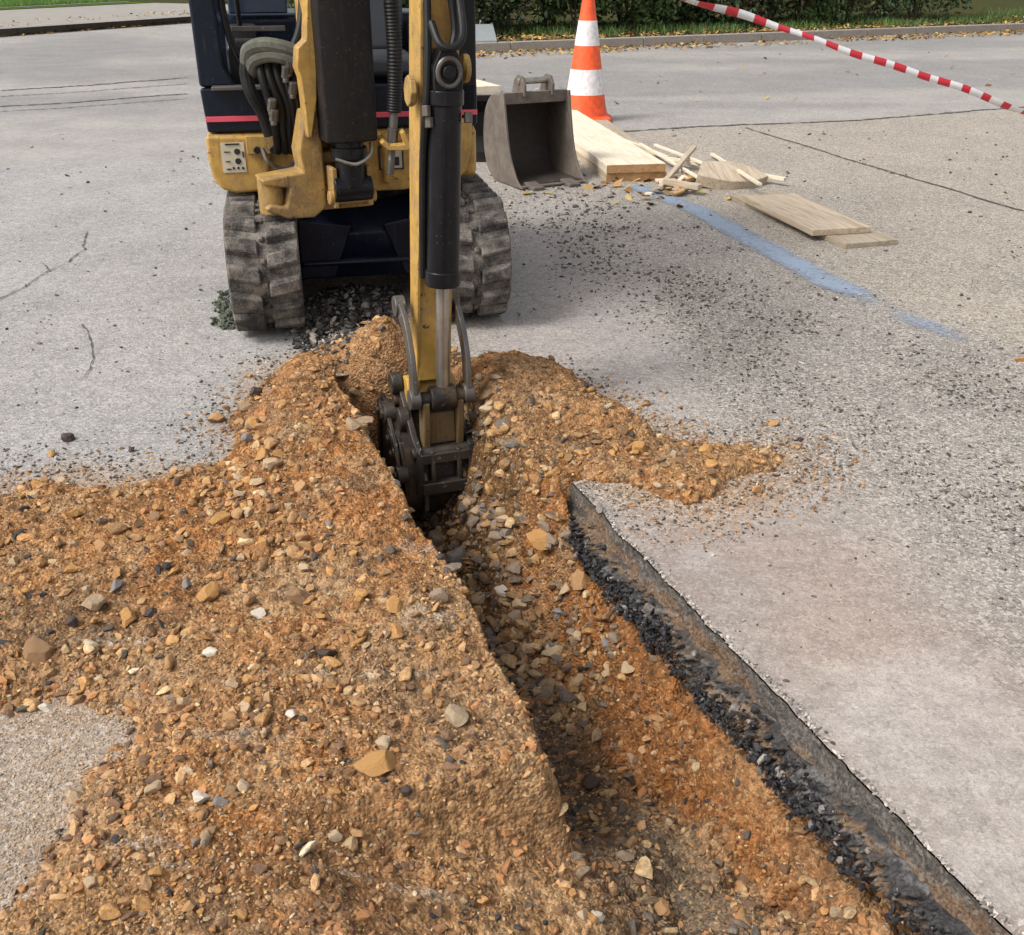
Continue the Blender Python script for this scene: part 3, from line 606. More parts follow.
L_ = [
 (256, 395, 10, 'black', 'black asphalt lump on the pavement at the tip of the spoil, beside the left track'),
 (217, 421, 11, 'tan', 'rounded tan stone lying alone on the pavement left of the spoil'),
 (226, 409, 6, 'brown', 'small flat brown stone just behind the rounded tan one on the pavement'),
 (70, 440, 8, 'black', 'upright black asphalt lump alone on the grey pavement, far left'),
 (52, 455, 7, 'tan', 'pinkish tan stone on the pavement beside the upright black lump'),
 (132, 451, 5, 'black', 'small black asphalt bit alone on the pavement in front of the left track'),
 (62, 485, 9, 'buff', 'yellowish flat stone at the outer edge of the spoil, far left'),
 (250, 441, 10, 'grey', 'dark grey stone at the left edge of the spoil near the digger'),
 (270, 447, 12, 'tan', 'brown tan stone touching the dark grey one at the spoil edge'),
 (270, 466, 12, 'buff', 'pale flat stone on the spoil slope left of the excavator arm'),
 (302, 490, 10, 'tan', 'tan stone on the shoulder of the spoil above the trench'),
 (222, 520, 13, 'ochre', 'orange squarish stone tilted on the spoil, upper left'),
 (115, 533, 14, 'tan', 'large brown rounded stone in the middle of the spoil, left'),
 (295, 521, 9, 'tan', 'upright rounded stone near the crest of the spoil beside the trench'),
 (117, 586, 10, 'grey', 'blue grey stone sitting on the orange spoil at the left'),
 (92, 607, 14, 'pale', 'broad pale stone on the spoil below the blue grey one'),
 (186, 585, 9, 'grey', 'grey stone in the middle of the spoil'),
 (208, 598, 15, 'ochre', 'long orange stone lying slantwise in the middle of the spoil'),
 (127, 621, 13, 'ochre', 'round orange brown stone beside black crumbs in the spoil'),
 (150, 616, 10, 'black', 'black asphalt lump in the spoil beside a round orange stone'),
 (72, 624, 9, 'black', 'flat black lump low in the spoil at the far left'),
 (300, 600, 16, 'brown', 'long reddish brown stone in the spoil left of the trench'),
 (258, 615, 9, 'white', 'small cream white stone in the spoil below the reddish one'),
 (36, 652, 20, 'brown', 'large dark brown flat clod at the left border of the spoil'),
 (212, 655, 11, 'white', 'bright white angular stone in the middle of the spoil'),
 (326, 656, 12, 'black', 'black asphalt lump on the orange spoil left of the trench'),
 (356, 545, 8, 'ochre', 'small bright orange stone close to the left edge of the trench'),
 (395, 608, 13, 'ochre', 'triangular orange stone on the trench edge'),
 (47, 709, 9, 'white', 'white grey stone on the bare gritty pavement at the left'),
 (183, 704, 10, 'buff', 'cream stone on the spoil next to the bare pavement patch'),
 (292, 716, 8, 'white', 'small white stone on the spoil with a dark bit beside it'),
 (303, 720, 5, 'black', 'tiny black bit touching a small white stone on the spoil'),
 (455, 720, 14, 'pale', 'cream pale stone standing near the left lip of the trench'),
 (385, 746, 12, 'pale', 'pale yellow stone leaning on a large orange brown clod'),
 (377, 768, 24, 'ochre', 'largest orange brown clod in the spoil, lower middle'),
 (405, 792, 9, 'black', 'black bit below the large orange brown clod'),
 (155, 790, 11, 'buff', 'cream brown stone at the left end of the row on the lower spoil'),
 (200, 801, 12, 'white', 'white elongated stone touching a grey white one, lower spoil'),
 (218, 804, 10, 'grey', 'grey white angular stone touching the white elongated one'),
 (243, 786, 9, 'pale', 'pointed yellowish white stone right of the white pair'),
 (116, 801, 8, 'black', 'black asphalt bit on the edge of the bare gritty patch'),
 (75, 798, 10, 'buff', 'pale tan stone half sunk in the bare gritty patch'),
 (92, 884, 11, 'buff', 'tan broken stone in the lower left spoil'),
 (335, 838, 9, 'pale', 'pale stone in the smeared lower middle spoil'),
 (660, 909, 15, 'tan', 'tan rounded stone on the slumped soil at the bottom of the picture'),
 (598, 920, 11, 'white', 'white and tan stone lowest in the picture beside another pale one'),
 (582, 915, 9, 'pale', 'cream stone beside the white and tan one at the bottom'),
 (625, 857, 10, 'greybrown', 'dark grey stone with a pale side on the slumped trench edge'),
 (590, 785, 15, 'black', 'black asphalt lump lying alone on the trench bed'),
 (558, 561, 16, 'pale', 'broken cream and tan stone on the trench bed nearest the black band'),
 (543, 602, 19, 'ochre', 'yellow orange knobbly stone in the trench below the broken cream one'),
 (580, 583, 15, 'tan', 'flat tan stone half buried between the cream and the orange stones'),
 (504, 594, 11, 'white', 'white ended broken pipe like stone in the trench rubble'),
 (475, 525, 12, 'greybrown', 'grey brown stone in the trench right below the digging bucket'),
 (497, 530, 11, 'greybrown', 'rounded grey brown stone one to the right below the bucket'),
 (518, 527, 10, 'buff', 'pale grey stone at the right of the pair under the bucket'),
 (503, 497, 9, 'buff', 'pale stone right of the bucket on the trench slope'),
 (488, 420, 9, 'pale', 'cream stone right beside the bucket linkage'),
 (499, 432, 9, 'ochre', 'rounded orange stone right beside the bucket linkage'),
 (440, 543, 14, 'greybrown', 'mossy grey brown stone left in the trench under the bucket'),
 (462, 560, 14, 'grey', 'dark grey stone in the middle of the trench rubble'),
 (515, 575, 12, 'greybrown', 'dark grey brown stone behind the white ended one'),
 (480, 600, 12, 'buff', 'long pale stone left of the white ended one'),
 (440, 598, 11, 'greybrown', 'grey stone against the left trench wall'),
 (627, 425, 15, 'black', 'flat black asphalt lump on top of the right hand heap'),
 (645, 405, 7, 'tan', 'small brown stone behind the black lump on the right hand heap'),
 (638, 452, 12, 'ochre', 'orange stone in the middle of the right hand heap'),
 (773, 425, 7, 'tan', 'tan stone on the far edge of the right hand heap'),
 (757, 492, 8, 'tan', 'brown stone at the near edge of the right hand heap'),
 (800, 440, 5, 'black', 'tiny black bit on the pavement right of the heap'),
 (965, 496, 6, 'grey', 'dark chip lying alone on the pavement at the right'),
 (870, 540, 4, 'grey', 'small dark chip in the middle of the right hand pavement'),
 (820, 829, 10, 'ochre', 'orange stone stuck in the soil wall below the black band'),
 (800, 832, 9, 'brown', 'dark reddish stone stuck in the soil wall beside the orange one'),
 (632, 760, 8, 'buff', 'small pale stone on the trench bed right of the black lump'),
 (1018, 361, 5, 'ochre', 'small orange chip at the right border on the dark gravelly strip'),
]
for px, py, r, k, lab in L_: stone(px, py, r*1.05, k, lab, name='stone' if k != 'black' else 'asphalt_lump', asp=(1, random.uniform(.7, .9), random.uniform(.55, .8)))
groups = {'spoil': ('%s stone mixed into the orange spoil left of the trench', 'stones in the spoil left of the trench'),
          'trench': ('%s stone in the rubble on the trench bed', 'stones on the trench bed'),
          'heap': ('%s stone in the brown heap right of the digging bucket', 'stones in the heap right of the bucket')}
cn_ = {'tan': 'tan', 'ochre': 'orange', 'brown': 'dark brown', 'pale': 'cream', 'white': 'whitish', 'grey': 'dark grey', 'greybrown': 'grey brown', 'buff': 'buff', 'black': 'black'}
num = 0
hand = [G(a_, b_) for a_, b_, *_ in L_]
while num < 200:
    px, py = random.uniform(0, 1000), random.uniform(370, 935); q = G(px, py); z0, ok = oncov(q.x, q.y)
    if not ok: continue
    u, v = xy2uv(q.x, q.y); z = float(ground_z(q.x, q.y))
    reg = 'trench' if z < -.12 else ('heap' if (q-heap[3]).length < .75 and u > .75 else 'spoil')
    if reg == 'trench' and (v > -1.25 or u > .82): continue
    if reg == 'spoil' and py > 640 and random.random() < .72: continue
    if reg == 'spoil' and random.random() > .45+2*float(fbm(q.x, q.y, 4.5, 3, 131)): continue
    k = random.choice(['tan', 'tan', 'ochre', 'brown', 'buff', 'pale'] if reg != 'trench' else ['greybrown', 'greybrown', 'brown', 'buff', 'grey'])
    stone(px, py, random.choice([6, 7, 7, 8, 9, 10])*(.7 if reg == 'heap' else 1), k, groups[reg][0] % cn_[k], groups[reg][1]+', '+cn_[k], (1, random.uniform(.6, .9), random.uniform(.5, .85))); num += 1
# ------------------------------------------------------------------ excavator
RAZ = R(12); RO = Vector((-.565, 3.80, 0)); EM = Matrix.Translation(RO) @ Matrix.Rotation(RAZ, 4, 'Z'); EI = EM.inverted()
E = props(empty('mini_excavator', RO, RAZ), 'yellow and dark navy mini excavator on dusty rubber tracks reaching its bucket into the trench', 'excavator')
CAMW = Vector((0, 0, H))
def FP(px, py, yl, Mi=EI):
    """pixel onto the plane y=yl of a local frame -> (x,z) there"""
    o = Mi @ CAMW; d = Mi.to_3x3() @ ray(px, py); t = (yl-o.y)/d.y; p = o+d*t; return (p.x, p.z)
def place(o, origin, az):
    """put a part authored in its own frame (origin, azimuth in the world) under the excavator"""
    p = EI @ Vector(origin); o.location = p; o.rotation_euler = (0, 0, az-RAZ); return o
# --- tracks
def loop(n, y0, y1, r, zc):
    L = y1-y0; per = 2*L+2*math.pi*r; out = []
    for i in range(n):
        s = per*i/n
        if s < L: out.append((y0+s, zc+r, 0, 1))
        elif s < L+math.pi*r: a = (s-L)/r; out.append((y1+r*math.sin(a), zc+r*math.cos(a), math.sin(a), math.cos(a)))
        elif s < 2*L+math.pi*r: out.append((y1-(s-L-math.pi*r), zc-r, 0, -1))
        else: a = (s-2*L-math.pi*r)/r; out.append((y0-r*math.sin(a), zc-r*math.cos(a), -math.sin(a), -math.cos(a)))
    return out
def track(xc, inner):
    y0, y1, r, zc, w_ = -.50, .58, .178, .205, .222
    bm = B(); lp = loop(120, y0, y1, r, zc); prev = None; first = None
    for (y, z, ny, nz_) in lp:
        ring = [bm.verts.new((xc+sx*w_/2, y+ny*o_, z+nz_*o_)) for sx, o_ in ((-1, 0), (-1, -.02), (1, -.02), (1, 0))]
        if prev:
            for j in range(4): bm.faces.new((prev[j], prev[(j+1) % 4], ring[(j+1) % 4], ring[j]))
        else: first = ring
        prev = ring
    for j in range(4): bm.faces.new((prev[j], prev[(j+1) % 4], first[(j+1) % 4], first[j]))
    nl = 39; rs_ = random.Random(int(xc*100))
    for row, (xa, xb, ph) in enumerate(((-.5, -.06, 0), (.06, .5, .5))):
        for i, (y, z, ny, nz_) in enumerate(loop(nl*2, y0, y1, r, zc)):
            if i % 2 != (1 if ph else 0): continue
            t = Vector((0, nz_, -ny)); nrm = Vector((0, ny, nz_)); k = .021+rs_.uniform(-.002, .002)
            vs_ = []
            for lvl, hw in ((0, .027), (k, .020)):
                for xx, tt in ((xa, -1), (xb, -1), (xb, 1), (xa, 1)):
                    sk = (.012 if (xx == xa) == (row == 0) else -.006)
                    vs_.append(bm.verts.new(Vector((xc+xx*w_*(1-.04*(lvl > 0)), y, z))+nrm*(lvl-.001)+t*(tt*hw+sk+rs_.uniform(-.002, .002))))
            for q in ((4, 5, 6, 7), (0, 1, 5, 4), (1, 2, 6, 5), (2, 3, 7, 6), (3, 0, 4, 7)): bm.faces.new([vs_[j] for j in q])
    for (y, z, ny, nz_) in loop(46, y0, y1, r, zc):      # steel links showing in the slot between the two rows
        box(bm, (xc, y+ny*.002, z+nz_*.002), (.016, .018, .018), Matrix.Rotation(math.atan2(ny, nz_), 4, 'X').inverted())
    o = obj('track', bm, M['rubber'], E, smooth=False); bv = o.modifiers.new('b', 'BEVEL'); bv.width = .004; bv.limit_method = 'ANGLE'; bv.angle_limit = R(40)
    bm = B(); prism(bm, [(y0+.02, zc-.085), (y1-.03, zc-.085), (y1-.03, zc+.04), (.1, zc+.09), (y0+.1, zc+.05)], xc-.055, xc+.055); box(bm, (xc+inner*.075, .02, zc-.01), (.04, .85, .11))
    obj('track_frame', bm, M['navy'], o, .006)
    bm = B(); cyl(bm, (xc-.09, y0, zc), (xc+.09, y0, zc), r-.05); cyl(bm, (xc-.045, y0, zc), (xc+.045, y0, zc), r-.022); cyl(bm, (xc-.10, y0, zc), (xc+.10, y0, zc), .04); obj('idler', bm, M['steel'], o, .005)
    bm = B(); cyl(bm, (xc-.05, y1, zc), (xc+.05, y1, zc), r-.04)
    for k in range(11):
        a = k*2*math.pi/11; box(bm, (xc, y1+math.cos(a)*(r-.03), zc+math.sin(a)*(r-.03)), (.03, .03, .03), Matrix.Rotation(a, 4, 'X'))
    cyl(bm, (xc-.1, y1, zc), (xc+.1, y1, zc), .07); obj('sprocket', bm, M['steel'], o, .004)
    for yy in (-.28, -.08, .12, .34):
        bm = B(); cyl(bm, (xc-.085, yy, zc-r+.068), (xc+.085, yy, zc-r+.068), .048); obj('roller', bm, M['steel'], o, .004)
    return o
track(-.345, 1); track(.322, -1)
bm = B(); prism(bm, [(-.30, .10), (.34, .10), (.34, .30), (.2, .36), (-.24, .36), (-.36, .27)], -.235, .235); box(bm, (0, -.33, .175), (.46, .10, .02))
prism(bm, [(-.235, .12), (-.12, .12), (-.05, .30), (-.235, .33)], -.37, -.345, 'y'); prism(bm, [(.235, .12), (.12, .12), (.05, .30), (.235, .33)], -.37, -.345, 'y')
obj('undercarriage', bm, M['navy'], E, .01)
bm = B(); cyl(bm, (0, 0, .35), (0, 0, .425), .25, n=40); obj('slew_ring', bm, M['black'], E, .006)
bm = B(); prism(bm, [(.93, .05), (.98, .02), (1.0, .16), (.97, .30), (.95, .30), (.965, .16)], -.47, .47); 
for s in (-1, 1): box(bm, (s*.2, .68, .19), (.05, .6, .07))
obj('dozer_blade', bm, M['yellow'], E, .005)
# --- upper body
YF = -.30; XL, XR = -.485, .392
zt = lambda py: FP(260, py, YF)[1]
bm = B(); ob = [(XL, -.30), (XR, -.30), (XR, .30)]+[(-.047+.44*math.cos(a)*1.0, .30+.30*math.sin(a)) for a in [math.pi*k/14 for k in range(1, 14)]]+[(XL, .30)]
prism(bm, ob, .43, .597, 'z'); obj('house_frame', bm, M['yellow'], E, .02)
def fpoly(pts, yl): return [FP(px, py, yl) for px, py in pts]
bm = B(); prism(bm, fpoly([(205, 136), (271, 136), (271, 160), (268, 186), (258, 192), (236, 194), (222, 190), (213, 178), (208, 160)], YF-.03), YF-.03, YF+.16, 'y'); obj('side_skirt', bm, M['yellow'], E, .012)
bm = B(); prism(bm, fpoly([(436, 120), (473, 119), (472, 150), (467, 170), (456, 184), (436, 188)], YF-.03), YF-.03, YF+.16, 'y'); obj('side_skirt', bm, M['yellow'], E, .012)
bm = B(); prism(bm, fpoly([(346, 138), (436, 132), (436, 184), (405, 190), (362, 192), (346, 176)], YF-.045), YF-.045, YF+.1, 'y'); cyl(bm, (.075, YF-.06, .43), (.075, YF-.06, .595), .012); obj('front_casting', bm, M['yellow'], E, .008)
# bracket plate with bolt heads left of the swing casting
bm = B(); q = fpoly([(245, 136), (305, 136), (303, 153), (247, 155)], YF-.06); prism(bm, q, YF-.06, YF-.02, 'y'); o = obj('mounting_plate', bm, M['yellow_mud'], E, .004)
for px in (257, 273, 289):
    x_, z_ = FP(px, 150, YF-.065); bm = B(); cyl(bm, (x_, YF-.075, z_), (x_, YF-.055, z_), .011, n=12); obj('bolt', bm, M['black'], o, .002)
# notices stuck to the frame: small pictograms, wiped off lines
def sticker(px0, py0, px1, py1, yl, marks):
    a = FP(px0, py0, yl); b = FP(px1, py1, yl); bm = B(); box(bm, ((a[0]+b[0])/2, yl-.001, (a[1]+b[1])/2), (abs(b[0]-a[0]), .002, abs(a[1]-b[1]))); o = obj('warning_sticker', bm, M['sticker'], E, .0005)
    bm = B(); W_ = b[0]-a[0]; H_ = a[1]-b[1]
    for (ty, x, y, s, t) in marks:
        X_ = a[0]+x*W_; Z_ = a[1]-y*H_
        if ty == 'o': cyl(bm, (X_, yl-.0045, Z_), (X_, yl-.0015, Z_), s*W_, n=16)
        else: box(bm, (X_, yl-.003, Z_), (s*W_, .003, t*H_))
    obj('pictogram', bm, M['ink'], o)
sticker(220, 143, 247, 172, YF-.031, [('o', .68, .30, .13, 0), ('o', .68, .62, .13, 0), ('b', .5, .05, .6, .05), ('b', .25, .3, .25, .03), ('b', .25, .62, .2, .03), ('b', .45, .85, .08, .08), ('b', .65, .85, .08, .08), ('b', .85, .86, .08, .08), ('b', .25, .88, .2, .04), ('b', .92, .4, .06, .2)])
sticker(378, 146, 404, 169, YF-.046, [('b', .03, .5, .08, 1), ('b', .5, .04, .9, .07), ('b', .5, .97, .9, .06), ('b', .97, .5, .06, 1), ('b', .35, .35, .4, .04), ('b', .35, .55, .35, .04), ('b', .72, .65, .2, .35)])
# navy front panel, stripe
bm = B(); prism(bm, [(XL, .600), (XR+.003, .600), (XR+.003, .735), (XL-.008, .735)], YF, YF+.035, 'y'); fp_ = obj('front_panel', bm, M['navy'], E, .008)
bm = B(); box(bm, ((XL+XR)/2, YF-.003, .642), (XR-XL+.004, .008, .016)); obj('red_stripe', bm, M['red'], fp_, .001)
bm = B(); box(bm, (XL+.13, YF-.012, .737), (.20, .05, .012)); obj('step_edge', bm, M['steel'], fp_, .003)
bm = B(); box(bm, ((XL+XR)/2, -.06, .612), (XR-XL-.01, .42, .024)); obj('floor_plate', bm, M['black'], E, .003)
# posts and canopy
bm = B(); prism(bm, [(XL-.008, .738), (XL+.105, .738), (XL+.075, .80), (XL+.062, 1.1), (XL+.06, 2.20), (XL-.008, 2.20)], YF+.002, YF+.07, 'y')
box(bm, (XL+.027, .0, .70), (.05, .50, .14)); lp_ = obj('corner_post', bm, M['navy'], E, .01)
bm = B(); tube(bm, spline([(XL+.085, YF+.03, 1.25), (XL+.09, YF+.03, .95), (XL+.13, YF+.03, .80), (XL+.2, YF+.03, .765)], 6), .011); obj('grab_rail', bm, M['black'], lp_)
bm = B(); box(bm, (XR-.036, YF+.035, 1.40), (.078, .07, 1.6)); box(bm, (XR-.03, .0, .70), (.06, .5, .18)); obj('corner_post', bm, M['black'], E, .012)
for x_ in (XL+.04, XR-.04):
    bm = B(); box(bm, (x_, .36, 1.55), (.06, .06, 1.3)); obj('corner_post', bm, M['navy'], E, .012)
bm = B(); box(bm, (-.047, .05, 2.22), (.92, .86, .06)); box(bm, (-.047, .05, 2.255), (.80, .74, .03)); obj('canopy_roof', bm, M['navy'], E, .02)
# engine bay behind the seat
ob2 = [(XL+.01, .16), (XR-.01, .16), (XR-.01, .32)]+[(-.047+.42*math.cos(a), .32+.27*math.sin(a)) for a in [math.pi*k/12 for k in range(1, 12)]]+[(XL+.01, .32)]
bm = B(); prism(bm, ob2, .60, .93, 'z'); obj('engine_cover', bm, M['navy'], E, .03)
bm = B(); box(bm, (.02, .10, .69), (.46, .12, .14)); box(bm, (.02, .02, .775), (.40, .34, .07)); st = obj('seat', bm, M['seat'], E, .025, seg=3)
bm = B(); box(bm, (.02, .19, 1.03), (.38, .08, .48), Matrix.Rotation(R(-8), 4, 'X')); obj('backrest', bm, M['seat'], st, .03, seg=3)
for x_ in (XL+.13, XR-.12):
    bm = B(); prism(bm, [(-.16, .62), (.16, .62), (.16, .90), (-.10, .90), (-.16, .84)], x_-.05, x_+.05); cs = obj('console', bm, M['black'], E, .012)
    bm = B(); cyl(bm, (x_, -.10, .88), (x_, -.14, 1.02), .008); cyl(bm, (x_, -.135, 1.0), (x_, -.15, 1.09), .018, .022); obj('control_lever', bm, M['blackrub'], cs, .003)
for x_ in (-.16, -.06):
    bm = B(); tube(bm, spline([(x_, -.22, .62), (x_, -.23, .82), (x_+.01, -.20, .98)], 5), .008); cyl(bm, (x_+.01, -.2, .97), (x_+.012, -.195, 1.05), .014); obj('travel_lever', bm, M['blackrub'], E)
bm = B(); box(bm, (XL+.19, .15, .985), (.20, .03, .11)); obj('rear_screen', bm, M['glass'], E, .006)
bm = B(); box(bm, (XL+.19, YF+.12, .90), (.17, .012, .016)); box(bm, (XL+.18, YF+.12, .865), (.13, .012, .012)); obj('interior_rail', bm, M['steel'], E, .002)
# --- swing casting and boom
FO = Vector((-.555, 3.30, 0)); AZ = R(24); FM = Matrix.Translation(FO) @ Matrix.Rotation(AZ, 4, 'Z'); FI = FM.inverted()
def fo(name, bm, m, bev=.006, par=E, **k):
    o = obj(name, bm, m, par, bev, **k)
    return place(o, FO, AZ) if par is E else o
bm = B()
prism(bm, [FP(*p, -.02, FI) for p in ((258, 178), (300, 170), (296, 150), (302, 110), (316, 110), (320, 150), (324, 205), (312, 215), (286, 217), (263, 208), (268, 203), (284, 205), (287, 186), (262, 184))], -.06, .05, 'y')
a = FP(272, 195, -.01, FI); cyl(bm, (a[0], 0, .385), (a[0], 0, .50), .04)
prism(bm, [(-.04, .39), (.25, .39), (.25, .43), (-.04, .43)], -.08, .10); prism(bm, [(-.02, .53), (.25, .53), (.25, .565), (-.02, .565)], -.07, .09); cyl(bm, (0, .12, .385), (0, .12, .60), .055)
for s in (-1, 1): prism(bm, [(-.06, .40), (.05, .40), (.07, .66), (.0, .70), (-.05, .60)], s*.075-.012, s*.075+.012)
fo('swing_bracket', bm, M['yellow_mud'], .008)
bm = B(); prism(bm, [(.09, .60), (.14, .78), (.16, 1.25), (.05, 1.74), (-.20, 1.88), (-.76, 1.56), (-.80, 1.48), (-.74, 1.41), (-.24, 1.68), (-.07, 1.58), (.0, 1.2), (-.02, .78), (0.0, .60)], -.055, .055)
cyl(bm, (-.07, .04, .63), (.07, .04, .63), .05); bo = fo('boom', bm, M['yellow'], .01)
# hose guide plate of the boom, seen as a bright strip left of the dark guard
bm = B(); prism(bm, [FP(*p, -.09, FI) for p in ((308, -60), (316, -60), (317, 100), (312, 138), (308, 138), (304, 100), (301, 78), (297, 68), (298, 48), (306, 40))], -.09, -.03, 'y'); fo('guide_plate', bm, M['yellow'], .004)
# boom cylinder under a scuffed dark guard
gl = FP(320, 60, -.15, FI)[0]; gr_ = FP(374, 60, -.15, FI)[0]; gz = FP(345, 150, -.15, FI)[1]
bm = B(); n_ = 9; pr = [(gl+(gr_-gl)*i/n_, -.15-.018*math.sin(math.pi*i/n_)) for i in range(n_+1)]; prism(bm, pr+[(gr_, -.04), (gl, -.04)], gz+.02, 1.38, 'z')
cg = fo('cylinder_guard', bm, M['guard'], .008)
gc = (gl+gr_)/2
bm = B(); cyl(bm, (gc, -.10, .47), (gc, -.10, 1.36), .045, n=28); cyl(bm, (gc, -.10, .555), (gc, -.10, .59), .055, n=28); cyl(bm, (gc-.06, -.10, .465), (gc+.06, -.10, .465), .042); bc = fo('boom_cylinder', bm, M['black'], .004)
bm = B(); cyl(bm, (gc-.075, -.10, .44), (gc+.075, -.10, .44), .022); box(bm, (gc-.055, -.08, .47), (.016, .08, .12)); box(bm, (gc+.055, -.08, .47), (.016, .08, .12)); obj('pivot_pin', bm, M['yellow_mud'], bc, .004)
bm = B(); tube(bm, spline([(gc-.06, -.16, .565), (gc, -.17, .548), (gc+.05, -.155, .57), (gc+.06, -.13, .60)], 6), .005); obj('clip', bm, M['brightsteel'], bc)
# --- hydraulic hoses with a sleeve, left of the boom
def hose(pts, r, m='blackrub', name='hydraulic_hose', yls=None, rf=None):
    P_ = []
    for (px, py, yl) in pts:
        x_, z_ = FP(px, py, yl); P_.append(Vector((x_, yl, z_)))
    bm = B(); tube(bm, spline(P_, 8), r, 10, rf); return obj(name, bm, M[m], E)
hose([(247, 62, -.42), (249, 50, -.44), (262, 45, -.46), (280, 47, -.47), (296, 52, -.47)], .022, 'sleeve', 'hose_sleeve')
hose([(250, 74, -.41), (254, 60, -.44), (268, 55, -.46), (284, 57, -.47), (296, 62, -.47)], .021, 'sleeve', 'hose_sleeve')
hose([(247, 60, -.42), (246, 75, -.42), (252, 95, -.43), (262, 112, -.42), (270, 135, -.41)], .020, 'blackrub')
for (x0, x1, x2, x3) in ((258, 262, 270, 276), (266, 270, 280, 284), (274, 278, 288, 290), (283, 286, 292, 296), (290, 294, 298, 300)):
    hose([(x0, 58, -.42), (x1, 78, -.45), (x2, 105, -.45), (x3, 134, -.42), (x3+2, 152, -.38)], .0125)
hose([(292, 52, -.46), (300, 30, -.45), (303, 0, -.42), (304, -60, -.38)], .014); hose([(310, 10, -.55), (312, -20, -.5), (309, -60, -.45)], .012)
for (px, py) in ((285, 72), (292, 88), (271, 105), (273, 115), (288, 66)):
    x_, z_ = FP(px, py, -.47); bm = B(); cyl(bm, (x_, -.47, z_-.018), (x_+.006, -.48, z_+.018), .014, n=6); cyl(bm, (x_, -.475, z_-.03), (x_, -.475, z_-.018), .010); obj('hose_fitting', bm, M['steel'], E, .002)
hose([(262, 148, -.40), (269, 162, -.40), (284, 168, -.38), (300, 158, -.36)], .007, 'brightsteel', 'hose_clip')
hose([(306, 152, -.45), (312, 170, -.47), (318, 185, -.47), (316, 200, -.42)], .014); hose([(300, 155, -.43), (308, 172, -.46), (312, 192, -.44)], .012)
# --- stick
AZ = R(19)
SO = Vector((-.224, 2.59, .028)); STILT = R(2.2); TILTED = {'stick', 'bucket_cylinder'}
def so_(name, bm, m, bev=.005, par=E, **k):
    o = obj(name, bm, m, par, bev, **k)
    if par is E:
        place(o, SO, AZ)
        if name in TILTED: o.rotation_euler.x = STILT; o.rotation_euler.y = R(2.0)
    return o
bm = B()
for s in (-1, 1):
    prism(bm, [(.045, 1.55), (-.02, 1.60), (-.055, 1.5), (-.055, .90), (-.048, .5), (-.035, .32), (-.03, .05), (.0, -.03), (.05, -.01), (.04, .3), (.05, .7)], s*.042-.005, s*.042+.005)
prism(bm, [(-.018, 1.0), (-.006, 1.0), (.0, .5), (-.012, .3), (-.02, .06), (-.032, .06), (-.024, .3), (-.012, .5)], -.042, .042)
prism(bm, [(.036, 1.5), (.042, 1.5), (.045, .7), (.036, .3), (.036, .02), (.030, .02), (.030, .3), (.038, .7)], -.038, .038)
cyl(bm, (-.068, .02, .015), (.068, .02, .015), .040); cyl(bm, (-.062, 0, 1.49), (.062, 0, 1.49), .06)
sk = so_('stick', bm, M['yellow'], .005)
bm = B(); cyl(bm, (-.075, -.045, .80), (-.058, -.045, .80), .036, n=8); obj('pin_boss', bm, M['yellow_mud'], sk, .004)
bm = B(); cyl(bm, (.058, -.045, .85), (.072, -.045, .85), .032, n=16); obj('pin_boss', bm, M['yellow_mud'], sk, .004)
cx_ = .004
bm = B(); cyl(bm, (cx_, -.092, .365), (cx_, -.086, .80), .041, n=36); cyl(bm, (cx_, -.093, .345), (cx_, -.092, .385), .045, n=36); cyl(bm, (cx_, -.087, .775), (cx_, -.086, .81), .045, n=36)
prism(bm, [(cx_-.034, .80), (cx_+.034, .80), (cx_+.036, .86), (cx_+.02, .895), (cx_-.02, .895), (cx_-.036, .86)], -.118, -.05, 'y'); kc = so_('bucket_cylinder', bm, M['black'], .004)
bm = B(); tube(bm, [Vector((cx_+.026*math.cos(a), -.121, .850+.030*math.sin(a))) for a in [2*math.pi*i/24 for i in range(25)]], .006, 8); obj('eye_ring', bm, M['steel'], kc)
bm = B(); cyl(bm, (cx_, -.130, .850), (cx_, -.04, .850), .016); obj('pin', bm, M['black'], kc, .003)
bm = B(); cyl(bm, (cx_, -.092, .36), (cx_, -.108, .06), .0175, n=24); obj('rod', bm, M['brightsteel'], kc)
bm = B(); tube(bm, spline([(-.03, -.09, .95), (-.02, -.13, .91), (.01, -.14, .905), (.035, -.12, .93), (.04, -.07, 1.0)], 6), .009); obj('hydraulic_hose', bm, M['blackrub'], kc)
bm = B(); tube(bm, spline([(-.030, -.05, 1.0), (-.036, -.085, .88), (-.044, -.10, .77), (-.046, -.085, .65), (-.045, -.08, .5), (-.040, -.07, .36)], 6), .0095); obj('hydraulic_hose', bm, M['blackrub'], kc)
bm = B(); tube(bm, spline([(.0, -.03, 1.4), (.012, -.05, 1.1), (.03, -.07, .95), (.02, -.09, .9)], 6), .010); obj('hydraulic_hose', bm, M['blackrub'], kc)
for z_, x_ in ((.765, -.045), (.74, -.038), (.75, .056)):
    bm = B(); cyl(bm, (x_, -.11, z_-.012), (x_, -.105, z_+.012), .011, n=6); obj('hose_fitting', bm, M['steel'], kc, .002)
